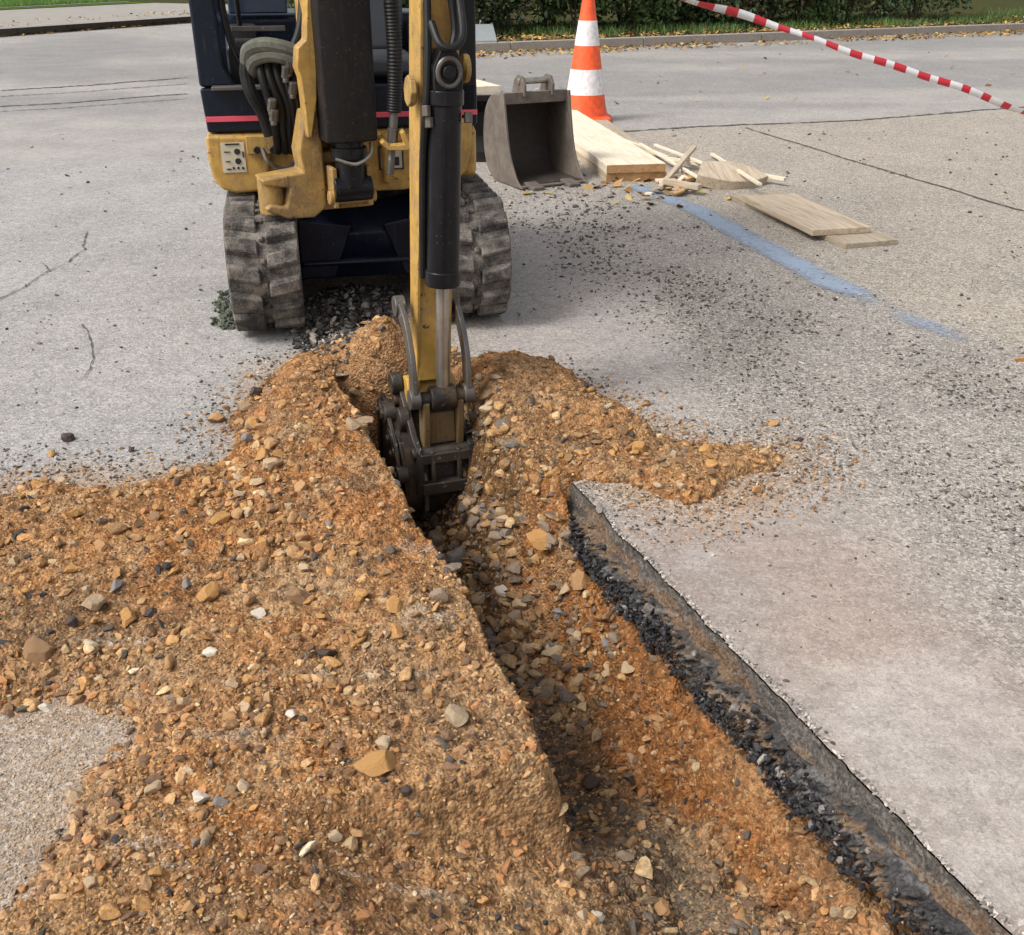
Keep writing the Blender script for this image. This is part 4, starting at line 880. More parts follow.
# spiral wrapped hose hanging left of the stick
def wh(t, i): return 1+.10*(i % 2)
Pw = [Vector((FP(px, py, -.62)[0], -.62, FP(px, py, -.62)[1])) for px, py in ((386, -60), (391, 0), (394, 40), (395, 80), (394, 112))]
bm = B(); tube(bm, spline(Pw, 22), .0215, 12, wh); sw = obj('wrapped_hose', bm, M['blackrub'], E)
Pw = [Vector((FP(px, py, -.62)[0], -.62, FP(px, py, -.62)[1])) for px, py in ((394, 112), (393, 128), (392, 145), (390, 174))]
bm = B(); cyl(bm, Pw[0], Pw[1], .013); cyl(bm, Pw[1], Pw[2], .017, n=6); cyl(bm, Pw[2], Pw[3], .012); obj('hose_fitting', bm, M['steel'], sw, .002)
bm = B(); prism(bm, [FP(*p, -.66) for p in ((380, 143), (388, 150), (408, 150), (411, 146), (404, 130), (400, 133), (404, 144), (390, 145), (384, 140))], -.67, -.60, 'y'); obj('hose_bracket', bm, M['yellow'], E, .003)
M['mud_link'] = paint('muddy_link_paint', (.16, .10, .035), .6, .8, (.13, .085, .045), wear=(.04, .03, .02))
M['hitch'] = paint('hitch_steel', (.055, .052, .05), .42, .5, (.13, .085, .045), wear=(.25, .24, .22), metal=.5)
# --- linkage, hitch and digging bucket
def lk(pts, w_, t, x_):
    """flat curved link: centreline (y,z) with half width w_"""
    c = [Vector((0, p[0], p[1])) for p in pts]; c = spline(c, 6); A_, B_ = [], []
    for i, p in enumerate(c):
        d = (c[min(i+1, len(c)-1)]-c[max(i-1, 0)]).normalized(); nn = Vector((0, -d.z, d.y)); A_.append((p.y+nn.y*w_, p.z+nn.z*w_)); B_.append((p.y-nn.y*w_, p.z-nn.z*w_))
    bm = B(); prism(bm, A_+B_[::-1], x_-t/2, x_+t/2)
    for q in (c[0], c[-1]): cyl(bm, (x_-t, q.y, q.z), (x_+t, q.y, q.z), w_*1.25)
    return bm
for s in (-1, 1): so_('curved_link', lk([(.01, .26), (-.055, .225), (-.105, .145), (-.117, .045)], .022, .014, s*.073), M['steel'], .003)
bm = B(); cyl(bm, (-.08, -.115, .04), (.08, -.115, .04), .021); cyl(bm, (-.032, -.115, .04), (.036, -.115, .04), .034); so_('knuckle', bm, M['darksteel'], .004)
bm = B(); prism(bm, [(-.14, .035), (-.095, .05), (-.085, -.05), (-.09, -.115), (-.125, -.115), (-.14, -.03)], -.056, -.036); prism(bm, [(-.14, .035), (-.095, .05), (-.085, -.05), (-.09, -.115), (-.125, -.115), (-.14, -.03)], .036, .056); prism(bm, [(-.12, 0), (-.10, 0), (-.10, -.09), (-.12, -.09)], -.036, .036); so_('tipping_link', bm, M['mud_link'], .005)
bm = B()
for s in (-1, 1): prism(bm, [(-.145, -.09), (-.10, -.075), (.06, .04), (.075, -.03), (.06, -.11), (-.05, -.17), (-.14, -.235), (-.16, -.18)], s*.072-.009, s*.072+.009)
for s in (-1, 1): prism(bm, [(-.148, -.10), (-.11, -.09), (-.10, -.19), (-.15, -.23), (-.158, -.17)], s*.036-.006, s*.036+.006)
box(bm, (0, -.145, -.205), (.14, .03, .035)); box(bm, (0, -.135, -.12), (.14, .03, .03)); cyl(bm, (-.09, -.125, -.11), (.09, -.125, -.11), .018); cyl(bm, (-.095, .05, -.02), (.095, .05, -.02), .02)
cyl(bm, (-.100, -.02, -.05), (-.07, -.02, -.05), .034); cyl(bm, (-.10, .05, .03), (-.07, .05, .03), .03)
so_('quick_hitch', bm, M['hitch'], .004)
W2 = .108
outer = [(.10, -.035), (-.03, -.07), (-.10, -.13), (-.125, -.20), (-.12, -.27), (-.07, -.325), (.01, -.345), (.10, -.345), (.17, -.335), (.22, -.325)]
oc = [(p.y, p.z) for p in spline([Vector((0, *p)) for p in outer], 5)]
def off(c, d):
    o_ = []
    for i, p in enumerate(c):
        a_, b_ = Vector(c[max(i-1, 0)]), Vector(c[min(i+1, len(c)-1)]); t = (b_-a_).normalized(); o_.append((p[0]-t.y*d, p[1]+t.x*d))
    return o_
bm = B(); prism(bm, oc+off(oc, .010)[::-1], -W2, W2)
for s in (-1, 1): prism(bm, oc[1:-1]+[(.205, -.30), (.175, -.20), (.16, -.10), (.14, -.03)], s*(W2-.003)-.006, s*(W2-.003)+.006)
for s in (-1, 1): box(bm, (s*(W2+.004), .165, -.17), (.014, .03, .24), Matrix.Rotation(R(12), 4, 'X'))
box(bm, (0, .215, -.322), (2*W2, .03, .018)); bk = so_('digging_bucket', bm, M['darksteel'], .003)
for x_ in (-.09, 0, .09):
    bm = B(); prism(bm, [(.205, -.34), (.29, -.328), (.205, -.308)], x_-.02, x_+.02); obj('tooth', bm, M['steel'], bk, .003)
for x_ in (-.055, .055):
    bm = B(); prism(bm, [(-.122, -.17), (-.138, -.19), (-.138, -.28), (-.07, -.345), (-.05, -.335), (-.11, -.27)], x_-.006, x_+.006); obj('wear_rib', bm, M['steel'], bk, .002)
for (y_, z_, r_) in ((-.105, -.175, .026), (-.03, -.10, .03), (.02, -.045, .028), (-.06, -.13, .02), (.085, -.06, .024)):
    bm = B(); cyl(bm, (-W2-.022, y_, z_), (-W2+.01, y_, z_), r_, n=18); cyl(bm, (-W2-.030, y_, z_), (-W2-.02, y_, z_), r_*.55, n=6); so_('pin_boss', bm, M['hitch'], .003)
bm = B(); lkp = [(.02, -.05), (-.05, -.10), (-.09, -.18), (-.085, -.25)]; bm.free(); bm = lk(lkp, .018, .012, -W2-.012); so_('side_link', bm, M['hitch'], .003)
# --- loose excavator bucket on the ground
q = G(527, 186); T = props(empty('excavator_bucket', (q.x+.03, q.y+.20, 0), R(27)), 'weathered grey brown loose excavator bucket with pin ears standing beside the traffic cone', 'bucket')
W3 = .198
bk_ = [(p.y, p.z) for p in spline([Vector((0, *p)) for p in ((-.02, .455), (.09, .445), (.17, .36), (.195, .22), (.16, .08), (.07, .012), (-.08, .004), (-.25, .004))], 5)]
bm = B(); prism(bm, bk_+off(bk_, -.012)[::-1], -W3, W3); box(bm, (0, -.02, .435), (2*W3, .03, .06)); 
for s in (-1, 1):
    fe = [(p.y, p.z) for p in spline([Vector((0, *p)) for p in ((-.27, .008), (-.20, .05), (-.125, .16), (-.085, .30), (-.055, .465))], 5)]
    prism(bm, bk_[:-2]+fe, s*W3-.007, s*W3+.007)
sh = obj('bucket_shell', bm, M['bucket'], T, .004)
bm = B(); bi = off(bk_, -.0135); prism(bm, bi[1:-1]+off(bk_, -.016)[1:-1][::-1], -W3+.009, W3-.009); obj('shade_lining', bm, M['bucket_shade'], T)  # thin added sheet that carries the painted shade of the hollow
for x_ in (-.12, .10):
    bm = B(); prism(bm, [(-.31, .0), (-.31, .018), (-.2, .03), (-.2, .003)], x_-.035, x_+.035); obj('tooth', bm, M['bucket'], T, .004)
for s in (-.07, .10):
    bm = B(); prism(bm, [(-.05, .44), (.10, .44), (.07, .52), (.03, .545), (-.02, .54), (-.05, .50)], s-.008, s+.008); obj('pin_ear', bm, M['bucket'], T, .004)
bm = B(); cyl(bm, (-.085, .01, .515), (.115, .01, .515), .017); obj('cross_pin', bm, M['brightsteel'], T, .002)
bm = B(); prism(bm, [(-.05, .445), (.06, .445), (.02, .48)], -.02, -.016, 'y'); obj('gusset', bm, M['white'], T, .001)
# --- wide grading bucket half hidden behind the digger
q = P(482, 100, 6.3); T = props(empty('grading_bucket', (q.x-.22, 6.45, 0), R(4)), 'dark wide grading bucket mostly hidden between the digger and the loose bucket', 'bucket')
bm = B(); pf_ = [(.10, .34), (.16, .26), (.15, .1), (.06, .01), (-.14, .0), (-.14, .012), (.05, .025), (.135, .11), (.145, .25), (.09, .325)]; prism(bm, pf_, -.55, .38); box(bm, (-.085, .085, .34), (.93, .05, .035))
for s in (-.55, .38): prism(bm, [(.10, .34), (.16, .26), (.15, .1), (.06, .01), (-.14, 0), (-.10, .08), (.0, .2), (.04, .345)], s-.006, s+.006)
obj('bucket_shell', bm, M['guard'], T, .004)
for s in (-.16, .02):
    bm = B(); prism(bm, [(.02, .35), (.14, .33), (.12, .44), (.05, .44)], s-.008, s+.008); obj('pin_ear', bm, M['guard'], T, .003)
# --- traffic cone
q = G(589, 121); yb = q.y; cz = lambda py: P(589, py, yb)[2]
T = props(empty('traffic_cone', (q.x-.03, q.y+.03, 0), R(-6)), 'tall orange and white banded traffic cone standing behind the planks', 'traffic cone')
zt_ = .95
def cr(z): return .162+( .028-.162)*(z-.05)/(zt_-.05)
bm = B(); n_ = 40
prof = [(.20, .0), (.20, .022), (.192, .032), (.182, .034)]
rings = []
for k, (r_, z_) in enumerate(prof):
    ring = []
    for i in range(n_):
        a = 2*math.pi*i/n_; c_, s_ = math.cos(a), math.sin(a); e_ = 5; m_ = (abs(c_)**e_+abs(s_)**e_)**(1/e_); ring.append(bm.verts.new((r_*c_/m_, r_*s_/m_, z_)))
    rings.append(ring)
ring = [bm.verts.new((.172*math.cos(2*math.pi*i/n_), .172*math.sin(2*math.pi*i/n_), .045)) for i in range(n_)]; rings.append(ring)
for a_, b_ in zip(rings, rings[1:]):
    for i in range(n_): bm.faces.new((a_[i], a_[(i+1) % n_], b_[(i+1) % n_], b_[i]))
bm.faces.new(rings[0][::-1]); bm.faces.new(rings[-1]); obj('base', bm, M['orange'], T)
bm = B(); cyl(bm, (0, 0, .044), (0, 0, zt_), cr(.044), cr(zt_), 48); cyl(bm, (0, 0, zt_-.001), (0, 0, zt_+.012), cr(zt_)*.95, cr(zt_)*.7, 32); cyl(bm, (0, 0, .045), (0, 0, .10), cr(.05)+.008, cr(.10)+.002, 48); obj('cone_body', bm, M['orange'], T)
for a_, b_ in ((94, 69), (45.5, 20.5)):
    z0, z1 = cz(a_), cz(b_); bm = B(); cyl(bm, (0, 0, z0), (0, 0, z1), cr(z0)+.002, cr(z1)+.002, 48); obj('reflective_band', bm, M['white'], T)
# --- planks and offcuts
def board(name, A_, B_, w_, t, z, m, label, cat='board', group=None, end=None, side=1):
    """board from A to B (ground points of one long edge), width w_ to the given side"""
    A_, B_ = Vector(A_[:2]).to_3d(), Vector(B_[:2]).to_3d(); d = (B_-A_); L = d.length; d.normalize(); nn = Vector((d.y, -d.x, 0))*side
    o_ = A_+nn*w_/2; bm = B(); box(bm, (0, L/2, t/2), (w_, L, t)); o = obj(name, bm, [M[m], M[end or m]], None, .002)
    for p in o.data.polygons:
        if abs(p.normal.y) > .9: p.material_index = 1
    o.location = (o_.x, o_.y, z); o.rotation_euler = (0, 0, math.atan2(-d.x, d.y)); return props(o, label, cat, group)
A_ = G(606, 182); B_ = G(517, 112); dq = (B_-A_).normalized(); 
board('board', A_, A_+dq*2.6, .34, .045, 0, 'wood', 'lower of the two wide pale boards stacked in front of the traffic cone', end='wood_end')
o = board('board', A_+dq*.0-Vector((.0, .012, 0)), A_+dq*2.6, .335, .045, .047, 'wood_white', 'upper whitish wide board on the stack in front of the traffic cone', end='wood_end')
board('plank', G(640, 160)+Vector((0, 0, 0)), G(586, 118), .10, .03, 0, 'wood_grey', 'dusty narrow plank lying along the right side of the wide boards')
A_ = G(845, 249); B_ = G(729, 199)
board('board', A_, B_, .26, .022, 0, 'wood_grey', 'lower flat board lying alone right of the blue line, longer of two')
A_ = G(812, 236, .024); B_ = G(742, 201, .024)
board('board', A_, B_, .28, .026, .0235, 'wood', 'upper flat board lying on the longer board right of the blue line')
bm = B(); prism(bm, [(-.2, -.10), (-.12, .12), (.05, .17), (.17, .10), (.22, -.02), (.1, -.13), (-.05, -.16)], 0, .06, 'z'); o = obj('offcut', bm, M['wood'], None, .004); q = G(728, 186); o.location = (q.x, q.y+.06, 0.012); o.rotation_euler = (R(10), R(6), .1); props(o, 'broken squarish piece of raw wood lying between the sticks and the flat boards', 'wood offcut')
sticks = [((640, 145), (700, 180), .02, .03, 'long thin stick lowest in the pile beside the wide boards'), ((655, 146), (722, 172), .02, .05, 'thin stick crossing the pile towards the broken piece'), ((660, 186), (694, 149), .028, .075, 'short pale stick leaning up across the pile'), ((668, 160), (785, 181), .026, .03, 'long pale slat pointing right behind the broken piece'), ((712, 152), (760, 186), .02, .09, 'thin slat leaning over the broken piece of wood'), ((665, 184), (700, 190), .04, .03, 'thick dark ended stick at the front of the pile'), ((622, 140), (668, 158), .018, .02, 'thin pale lath lying behind the pile of sticks')]
for (a_, b_, w_, z, lab) in sticks:
    p0, p1 = G(*a_, z if z < .06 else .03), G(*b_, z); 
    if z > .06: p0.z = .012
    d = p1-p0; bm = B(); box(bm, (0, 0, 0), (w_, d.length, w_*.7)); o = obj('stick_offcut', bm, M['wood_white' if w_ < .027 else 'wood'], None, .002); o.location = (p0+p1)/2+Vector((0, 0, w_*.35)); o.rotation_euler = d.to_track_quat('Y', 'Z').to_euler(); props(o, lab, 'stick')
for i in range(26):
    q = G(random.gauss(672, 14), random.gauss(186, 5)); bm = B(); box(bm, (0, 0, 0), (random.uniform(.02, .05), random.uniform(.03, .09), .01)); o = obj('wood_chip', bm, M[random.choice(['wood', 'wood_end', 'wood_white'])], None, .001); o.location = (q.x, q.y, .01+random.random()*.02); o.rotation_euler = (random.uniform(-.3, .3), random.uniform(-.3, .3), random.random()*6); props(o, 'small wood chip scattered in front of the pile of sticks', 'wood chip', 'wood chips by the sticks')
bm = B(); box(bm, (0, 0, .03), (.35, 1.3, .06)); o = obj('board', bm, M['wood_white'], None, .003); q = G(474, 86); o.location = (q.x-.16, q.y, 0); o.rotation_euler.z = R(24); props(o, 'pale board end showing just behind the right corner of the digger', 'board')
# --- barrier tape
pa = Vector((EM @ Vector((XR-.04, .36, 1.34)))); pts = []
dep = lambda px: 4.25+(px-472)/552*1.6
for px in range(478, 1160, 4):
    t = (px-690)/334; py = 112*t-8*(t*(1-t))*1.5+1.2*math.sin(px*.031)+.7*math.sin(px*.083); pts.append(P(px, py, dep(px)))
lift = pa-pts[0]
bm = B(); hw = .018; prev = None; path = [pa]+pts; lens = 0; cols_ = []
for i, p in enumerate(path):
    d = (path[min(i+1, len(path)-1)]-path[max(i-1, 0)]).normalized(); tw = .4+1.5*math.sin(i*.05)+.5*math.sin(i*.13+1); sd_ = Vector((0, 1, 0)).cross(d).normalized(); s2 = sd_*math.cos(tw*.7)+Vector((0, 1, 0))*math.sin(tw*.7)
    pr = (bm.verts.new(p+s2*hw), bm.verts.new(p-s2*hw))
    if prev:
        f_ = bm.faces.new((prev[0], pr[0], pr[1], prev[1])); lens += (p-path[i-1]).length; f_.material_index = int(lens/.080) % 2
    prev = pr
o = obj('barrier_tape', bm, [M['tapered'], M['tapewhite']], None); sol = o.modifiers.new('s', 'SOLIDIFY'); sol.thickness = .0008; props(o, 'red and white striped barrier tape stretched across the upper right', 'barrier tape')
pe = path[-1]; bm = B(); cyl(bm, (pe.x, pe.y, -.02), (pe.x, pe.y, pe.z+.12), .012); o = obj('tape_stake', bm, M['steel'], None, .002); props(o, 'thin steel stake holding the right end of the striped tape', 'stake')
# --- blue paint line and joints
for k_ in ('black', 'navy', 'guard', 'blackrub', 'darksteel'): M[k_].node_tree.nodes['Principled BSDF'].inputs['Specular IOR Level'].default_value = .28
n = NT('worn_blue_paint'); f_ = n.math('ADD', n.noise(70, 6, .8), n.math('MULTIPLY', n.noise(5, 4), .45)); c = n.mix(n.noise(40, 4), (.23, .31, .42), (.32, .38, .47)); n.fin(c, .8)
tr = n.new('ShaderNodeBsdfTransparent'); mx = n.new('ShaderNodeMixShader'); at = n.new('ShaderNodeAttribute'); at.attribute_name = 'col'; sc2 = n.new('ShaderNodeSeparateColor'); n.L(at.outputs['Color'], sc2.inputs[0])
fac = n.ramp(n.math('ADD', f_, sc2.outputs[0]), 1.0, 1.30, 0, .85); n.L(fac, mx.inputs[0]); n.L(tr.outputs[0], mx.inputs[1]); n.L(n.b.outputs[0], mx.inputs[2]); n.L(mx.outputs[0], n.out.inputs[0]); M['blue'] = n.m
cl = [(634, 186, 8, .30), (700, 212, 9, .40), (760, 245, 10, .40), (830, 283, 11, .38), (862, 296, 12, .26), (885, 308, 12, .14), (920, 325, 12, .25), (950, 336, 12, .18), (985, 352, 13, .0), (1060, 395, 14, .06)]
V_, F_, K_ = [], [], []; P_ = []
for i in range(len(cl)-1):
    for t in np.linspace(0, 1, 14, endpoint=False): P_.append([a_+(b_-a_)*t for a_, b_ in zip(cl[i], cl[i+1])])
W_ = np.array([G(p[0], p[1])[:2] for p in P_]); nn = np.array([DU[0], DU[1]]); n2 = 9
for i, p in enumerate(P_):
    for j in range(n2):
        s_ = (j/(n2-1)-.5)*2; hw = .075; V_.append((W_[i][0]+nn[0]*s_*hw, W_[i][1]+nn[1]*s_*hw, .004)); K_.append((p[3]+.22*(1-abs(s_)**2)-.02,)*3)
ix = np.arange(len(V_)).reshape(len(P_), n2); ff = np.stack([ix[:-1, :-1], ix[1:, :-1], ix[1:, 1:], ix[:-1, 1:]], -1).reshape(-1, 4)
props(link('blue_line', npmesh('blue_line', np.array(V_), ff, np.array(K_)), M['blue']), kind='structure')
M['crack'] = flat('dirt_filled_crack', (.09, .08, .068), .95)
def crack(name, pts, w_, jit=.4, z=.004):
    P_ = []
    for a_, b_ in zip(pts, pts[1:]):
        A_, B_ = G(*a_), G(*b_); k = max(2, int((B_-A_).length/.022))
        for i in range(k): P_.append(A_.lerp(B_, i/k))
    P_.append(G(*pts[-1])); bm = B(); prev = None
    for i, p in enumerate(P_):
        d = (P_[min(i+1, len(P_)-1)]-P_[max(i-1, 0)]).normalized(); nn = Vector((-d.y, d.x, 0)); wk_ = locals().get('wk_', 0)*.85+random.gauss(0, w_*jit*.5); o_ = nn*wk_; ww = w_*max(.12, random.gauss(.5, .22)); pr = (bm.verts.new(p+o_+nn*ww+Vector((0, 0, z))), bm.verts.new(p+o_-nn*ww+Vector((0, 0, z))))
        if prev: bm.faces.new((prev[0], pr[0], pr[1], prev[1]))
        prev = pr
    props(obj(name, bm, M['crack'], None, smooth=False), kind='structure')
crack('joint', [(600, 133), (700, 127), (850, 121), (1000, 109), (1100, 102)], .030, .3); crack('joint', [(745, 128), (850, 160), (940, 187), (1060, 222)], .014)
for y_, w_ in ((91, .045), (97, .02), (107, .035), (112, .016)): crack('joint', [(-60, y_+3), (60, y_-4+.5), (187, y_-13)], w_, .35)
crack('crack', [(88, 232), (84, 250), (70, 262), (50, 272), (20, 290), (0, 300)], .0045, 1.2); crack('crack', [(84, 325), (92, 345), (96, 360), (88, 378)], .004, 1.3); crack('crack', [(50, 272), (40, 262)], .004, .8)
# --- kerbs, verges
def seg(name, a_, b_, w_, h_, m, z=0, n_=1, bev=.012, off_=0.):
    A_, B_ = Vector(a_), Vector(b_); d = B_-A_; L = d.length; d.normalize(); nn = Vector((-d.y, d.x, 0)); bm = B(); k = max(1, int(L/1.0)) if n_ else 1
    for i in range(k):
        c_ = A_+d*(L*(i+.5)/k)+nn*(w_/2+off_); box(bm, (c_.x, c_.y, z+h_/2-.05), (L/k-.008, w_, h_+.1), Matrix.Rotation(math.atan2(d.y, d.x), 4, 'Z'))
    return props(obj(name, bm, m, None, bev), kind='structure')
n = NT('kerb_stone'); c = n.mix(n.noise(6, 5), (.27, .24, .21), (.38, .34, .30)); c = n.mix(n.ramp(n.noise(60, 5, .7), .5, .7), c, (.13, .12, .10)); M['kerb'] = n.fin(c, .9, n.bump(n.noise(90, 4), .5, .004))
n = NT('verge_soil'); c = n.mix(n.noise(4, 5), (.04, .035, .02), (.085, .075, .04)); c = n.mix(n.ramp(n.noise(30, 5, .7), .45, .65), c, (.05, .075, .022)); M['verge'] = n.fin(c, .95, n.bump(n.noise(25, 5), .8, .03))
n = NT('lawn'); c = n.mix(n.noise(1.5, 5), (.075, .15, .022), (.12, .21, .035)); c = n.mix(n.noise(60, 4, .7), c, (.05, .10, .02)); M['lawn'] = n.fin(c, .95, n.bump(n.noise(60, 4), .8, .02))
n = NT('footpath'); c = n.mix(n.noise(5, 5), (.24, .23, .21), (.36, .34, .31)); M['path'] = n.fin(c, .9, n.bump(n.noise(90, 4), .5, .004))
kL0, kL1 = G(0, 36), G(187, 22); dL = (kL1-kL0).normalized(); kL0 = kL0-dL*16; kL1 = kL1+dL*4.2
kR0, kR1 = G(480, 53), G(1024, 31); dR = (kR1-kR0).normalized(); kR0 = kR0-dR*1.6; kR1e = kR1+dR*16
seg('kerb', kL0, kL1, .13, .12, M['kerb']); seg('kerb', kR0, kR1e, .13, .12, M['kerb'])
seg('kerb', kL1+Vector((-.02, .06, 0)), kR0+Vector((-.12, .06, 0)), .13, .12, M['kerb'])
def sheet(name, pts, z, m):
    bm = B(); bm.faces.new([bm.verts.new((p[0], p[1], z)) for p in pts]); return props(obj(name, bm, m, None, smooth=False), kind='structure')
for k_ in ('lawn', 'verge', 'path'): M[k_].node_tree.nodes['Principled BSDF'].inputs['Specular IOR Level'].default_value = 0.
nL = Vector((-dL.y, dL.x, 0)); nR = Vector((-dR.y, dR.x, 0))
pathw = 1.1*(G(0, 14).y-G(0, 34).y)/1.0
pw = (G(0, 13, .12)-G(0, 28, .12)).length
sheet('footpath', [kL0+nL*.13, kL1+nL*.13+Vector((.6, 0, 0)), kL1+nL*(.13+pw)+Vector((.6, 0, 0)), kL0+nL*(.13+pw)], .115, M['path'])
seg('path_edging', kL0+nL*(.13+pw), kL1+nL*(.13+pw), .06, .15, M['kerb'])
sheet('lawn', [kL0+nL*(.19+pw), kL1+nL*(.19+pw)+Vector((.6, 0, 0)), kL1+nL*40, kL0+nL*40+Vector((-20, 0, 0))], .125, M['lawn'])
sheet('verge', [kR0+nR*.13+Vector((-.25, 0, 0)), kR1e+nR*.13, kR1e+nR*40, kL1+nL*40+Vector((.62, 0, 0)), kL1+nL*.2+Vector((.62, 0, 0))], .118, M['verge'])
# leaves, blades of grass
def quads(name, pos, size, cols, m, label, cat, upr=0., kind='stuff', asp=.6, parent=None):
    n = len(pos); Rm = rotm(n)
    if upr == 0: # lying
        a = RNG.uniform(0, 6.28, n); ti = RNG.normal(0, .35, (n, 2)); e1 = np.stack([np.cos(a), np.sin(a), ti[:, 0]], -1); e2 = np.stack([-np.sin(a), np.cos(a), ti[:, 1]], -1)
    elif upr == 1: # blades
        a = RNG.uniform(0, 6.28, n); e1 = np.stack([np.cos(a), np.sin(a), a*0], -1); e2 = np.stack([RNG.normal(0, .35, n), RNG.normal(0, .35, n), np.ones(n)], -1)
    else: e1, e2 = Rm[:, :, 0], Rm[:, :, 1]
    s = size[:, None]; p = pos
    V_ = np.stack([p-e2*s, p+e1*s*asp, p+e2*s, p-e1*s*asp], 1) if upr != 1 else np.stack([p-e1*s*.06, p+e1*s*.06, p+e2*s+e1*s*.02, p+e2*s-e1*s*.01], 1)
    o = link(name, npmesh(name, V_.reshape(-1, 3), np.arange(4*n).reshape(-1, 4), np.repeat(cols, 4, 0)), m, parent)
    return props(o, label, cat, kind=kind) if parent is None else o
LC = np.array([[.50, .33, .07], [.42, .22, .06], [.55, .42, .15], [.28, .14, .05], [.20, .12, .05], [.46, .30, .10]])
def line_pts(A_, B_, n, lo, hi, z, nn): t = RNG.random(n); o_ = lo+(hi-lo)*RNG.random(n)**1.6; p = np.array(A_)[None]+(np.array(B_)-np.array(A_))[None]*t[:, None]+np.array(nn)[None]*o_[:, None]; p[:, 2] = z+RNG.random(n)*.02; return p
p = line_pts(kR0, kR1e, 4200, -.02, -.75, .006, nR); k = fbm(p[:, 0], p[:, 1], 1.3, 3, 5)+.14*(p[:, 0] < 1.5) > -.08+.25*RNG.random(len(p))-.06; p = p[k]; p2 = line_pts(kR0, kR1e, 6500, .10, 1.6, .125, nR); p3 = line_pts(kL0, kL1, 1500, -.02, -.35, .006, nL); p4 = line_pts(kL0, kL1, 500, .1, 1.3, .125, nL)
mm_ = 60; p5 = np.array([G(random.gauss(640, 45), random.gauss(188, 10)) for _ in range(mm_)]); p5[:, 2] = .008; p6 = np.array([G(random.uniform(480, 1020), random.uniform(40, 110)) for _ in range(60)]); p6[:, 2] = .01
p = np.concatenate([p, p2, p3, p4, p5, p6]); c = LC[RNG.integers(0, 6, len(p))]*RNG.uniform(.5, 1.15, (len(p), 1)); quads('fallen_leaves', p, .018+.024*RNG.random(len(p)), c, M['leaf'], 'yellow and brown fallen leaves gathered along the kerbs', 'leaves')
n_ = 26000; p = line_pts(kR0, kR1e, n_, .15, 3.0, .115, nR); k = fbm(p[:, 0], p[:, 1], 1.6, 3, 9) > -.03; p = p[k]; c = np.array([[.07, .13, .025]])*RNG.uniform(.5, 1.6, (len(p), 1)); quads('verge_grass', p, .05+.07*RNG.random(len(p)), c, M['leaf'], 'thin green grass among the leaves under the shrubs', 'grass', 1)
n_ = 60000; p = line_pts(kL0+dL*13, kL1, n_, .2+pw, 12, .12, nL); c = np.array([[.12, .23, .035]])*RNG.uniform(.5, 1.5, (len(p), 1)); quads('lawn_grass', p, .04+.05*RNG.random(len(p)), c, M['leaf'], 'bright green lawn grass beyond the footpath at the left', 'grass', 1)
# --- shrubs behind the verge
GC = np.array([[.045, .085, .022], [.03, .055, .018], [.07, .12, .03], [.10, .13, .035], [.09, .06, .03]])
def shrub(x, y, r, h_, cols, label, seed):
    T = props(empty('shrub', (x, y, .118)), label, 'shrub', None); rs_ = random.Random(seed)
    bm = B(); tips = []
    for i in range(11):
        a = rs_.uniform(0, 6.28); rr = rs_.uniform(.3, .95)*r; tip = Vector((math.cos(a)*rr, math.sin(a)*rr, h_*rs_.uniform(.4, .95))); mid = tip*.45+Vector((0, 0, h_*.12)); st_ = Vector((math.cos(a)*.06, math.sin(a)*.06, -.03)); tube(bm, spline([st_, mid, tip], 4), .014, 5, lambda t, i: 1-.75*t); tips += [tip, mid*1.1, tip*.8]
    obj('branches', bm, M['bark'], T)
    n = 5600; cen = np.array([t[:] for t in tips]+[(rs_.uniform(-r, r)*.8, rs_.uniform(-r, r)*.8, rs_.uniform(.1, .85)*h_) for _ in range(36)]); ci = RNG.integers(0, len(cen), n)
    p = cen[ci]+RNG.normal(0, 1, (n, 3))*np.array([.16, .16, .13])*r; p[:, 2] = np.abs(p[:, 2]-.02)+.02
    tone = RNG.uniform(.6, 1.5, len(cen))[ci][:, None]; c = np.array(cols)[RNG.integers(0, len(cols), n)]*tone*RNG.uniform(.7, 1.3, (n, 1))
    quads('foliage', p, .028+.03*RNG.random(n), c, M['leaf'], None, None, 2, asp=.5, parent=T)
    return T
sl = [(.9, 'dark green shrub with brownish leaves directly right of the digger cab', (GC[0], GC[1], GC[4])), (2.1, 'dark brownish green shrub between the digger and the cone', (GC[1], GC[4], GC[0])), (3.2, 'leafy green shrub right behind the cone', (GC[0], GC[2], GC[1])), (4.3, 'bright yellowish green shrub just right of the cone', (GC[2], GC[3], GC[0])), (5.4, 'dark dense shrub above the left end of the striped tape', (GC[1], GC[0])), (6.5, 'brown tinted shrub in the middle of the right hand row', (GC[4], GC[1], GC[0])), (7.6, 'mid green shrub right of the brown tinted one', (GC[0], GC[2])), (8.7, 'mixed green and yellow shrub near the right end of the row', (GC[3], GC[0], GC[4])), (9.9, 'dark green shrub at the right border of the picture', (GC[1], GC[0])), (-.4, 'dark shrub hidden behind the digger cab', (GC[1], GC[0]))]
for i, (s_, lab, cols) in enumerate(sl):
    p = G(480, 53)+dR*(s_-1.0)+nR*(1.55+.25*math.sin(i*2.1)); shrub(p.x, p.y, .78+.1*math.sin(i*1.7), 1.5+.25*math.sin(i), cols, lab, i)
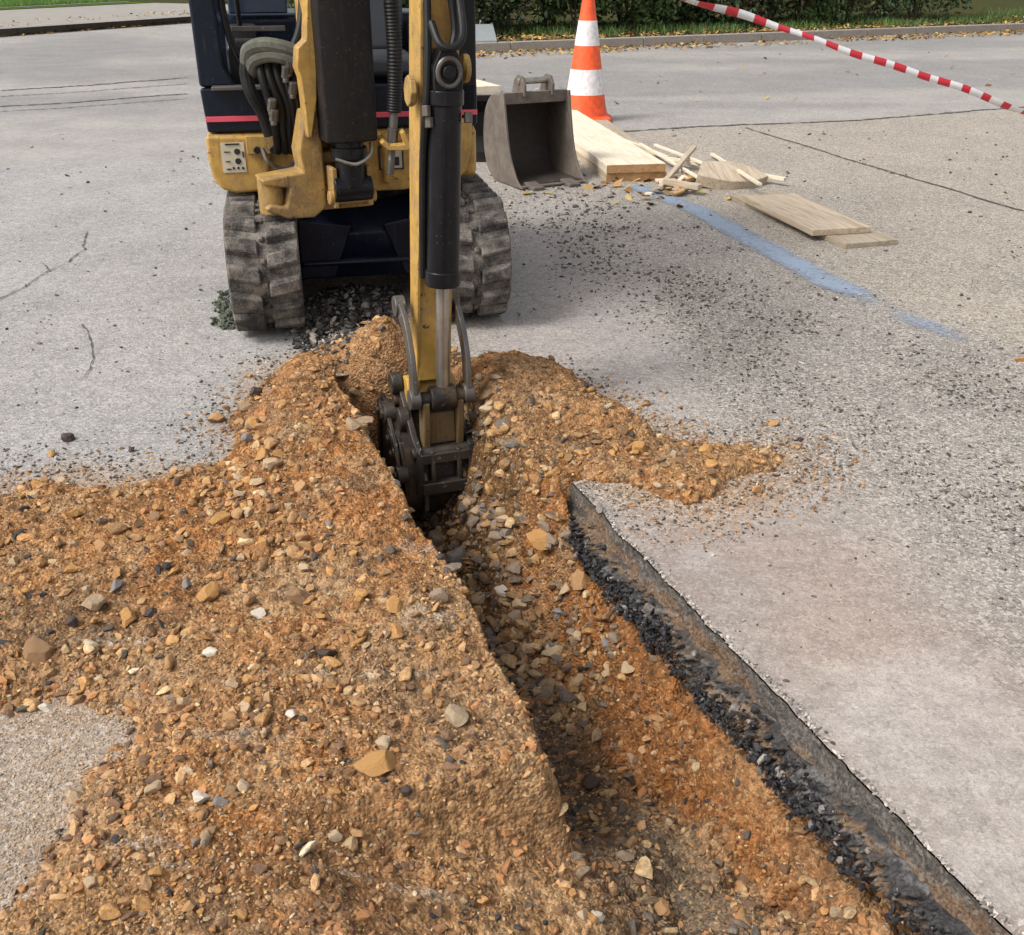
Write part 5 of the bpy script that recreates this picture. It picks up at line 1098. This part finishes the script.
for i in range(9):
    p = G(480, 53)+dR*(i*1.35-1.6)+nR*(2.9+.3*math.sin(i*1.3)); shrub(p.x, p.y, 1.0, 2.3+.3*math.sin(i*2.), (GC[1], GC[0]), ['tall dark shrub in the second row behind the digger', 'tall dark shrub in the second row beside the digger cab', 'tall dark shrub in the second row left of the cone', 'tall dark shrub in the second row behind the cone', 'tall dark shrub in the second row at the upper end of the tape', 'tall dark shrub fifth from the right in the second row', 'tall dark shrub in the second row behind the brown tinted one', 'tall dark shrub in the second row second from the right border', 'tall dark shrub rightmost in the second row'][i], 40+i)
# --- grey plate by the kerb
q = G(486, 50); bm = B(); prism(bm, [(-.32, 0), (.32, 0), (.32, .06), (.02, .22), (-.02, .22), (-.32, .10)], -.30, .2, 'x'); box(bm, (.05, .15, .168), (.02, .34, .03), Matrix.Rotation(R(-28), 4, 'X')); o = obj('metal_ramp', bm, flat('grey_galvanised', (.24, .265, .27), .5), None, .01); o.scale = (1.1, 1.1, 1.45); o.location = (q.x-.12, q.y-.05, .0); o.rotation_euler.z = R(10); props(o, 'grey slanted metal piece at the kerb right beside the digger post', 'ramp')
# --- dark broken asphalt heaped between the tracks
poly = [G(*p) for p in ((292, 345), (300, 300), (345, 285), (400, 290), (405, 330), (350, 372), (318, 368))]
xs_ = RNG.uniform(-1.1, -.1, 16000); ys_ = RNG.uniform(2.7, 4.0, 16000); k = polydist(xs_+.04*fbm(xs_, ys_, 12, 3, 3), ys_, poly); ok = k > 0; xs_, ys_, k = xs_[ok], ys_[ok], k[ok]; n_ = len(xs_)
zz = ground_z(xs_, ys_); zz = np.maximum(zz-.01, 0)+np.minimum(.05, k*.3)*RNG.random(n_)
c = np.array([[.05, .047, .043], [.12, .10, .085], [.30, .26, .22], [.035, .035, .035]])[RNG.integers(0, 4, n_)]*RNG.uniform(.7, 1.3, (n_, 1))
props(scatter('asphalt_rubble', xs_, ys_, zz, .004+.014*RNG.random(n_)**2.5, c, SMALL, M['grit'], .3), 'dark broken asphalt heaped between the tracks under the digger', 'asphalt rubble', kind='stuff')
n_ = 260; q = np.array([G(random.gauss(225, 5), random.uniform(292, 330)) for _ in range(n_)]); c = np.array([[.05, .06, .04]])*RNG.uniform(.5, 2.2, (n_, 1))
props(scatter('debris', q[:, 0], q[:, 1], q[:, 0]*0+.004, .003+.012*RNG.random(n_)**2, c, SMALL, M['grit'], .2), 'small dark debris crumbs lying along the outside of the left track', 'debris', kind='stuff')
for o_ in list(bpy.data.objects):
    if o_.type == 'MESH' and not o_.data.users: pass
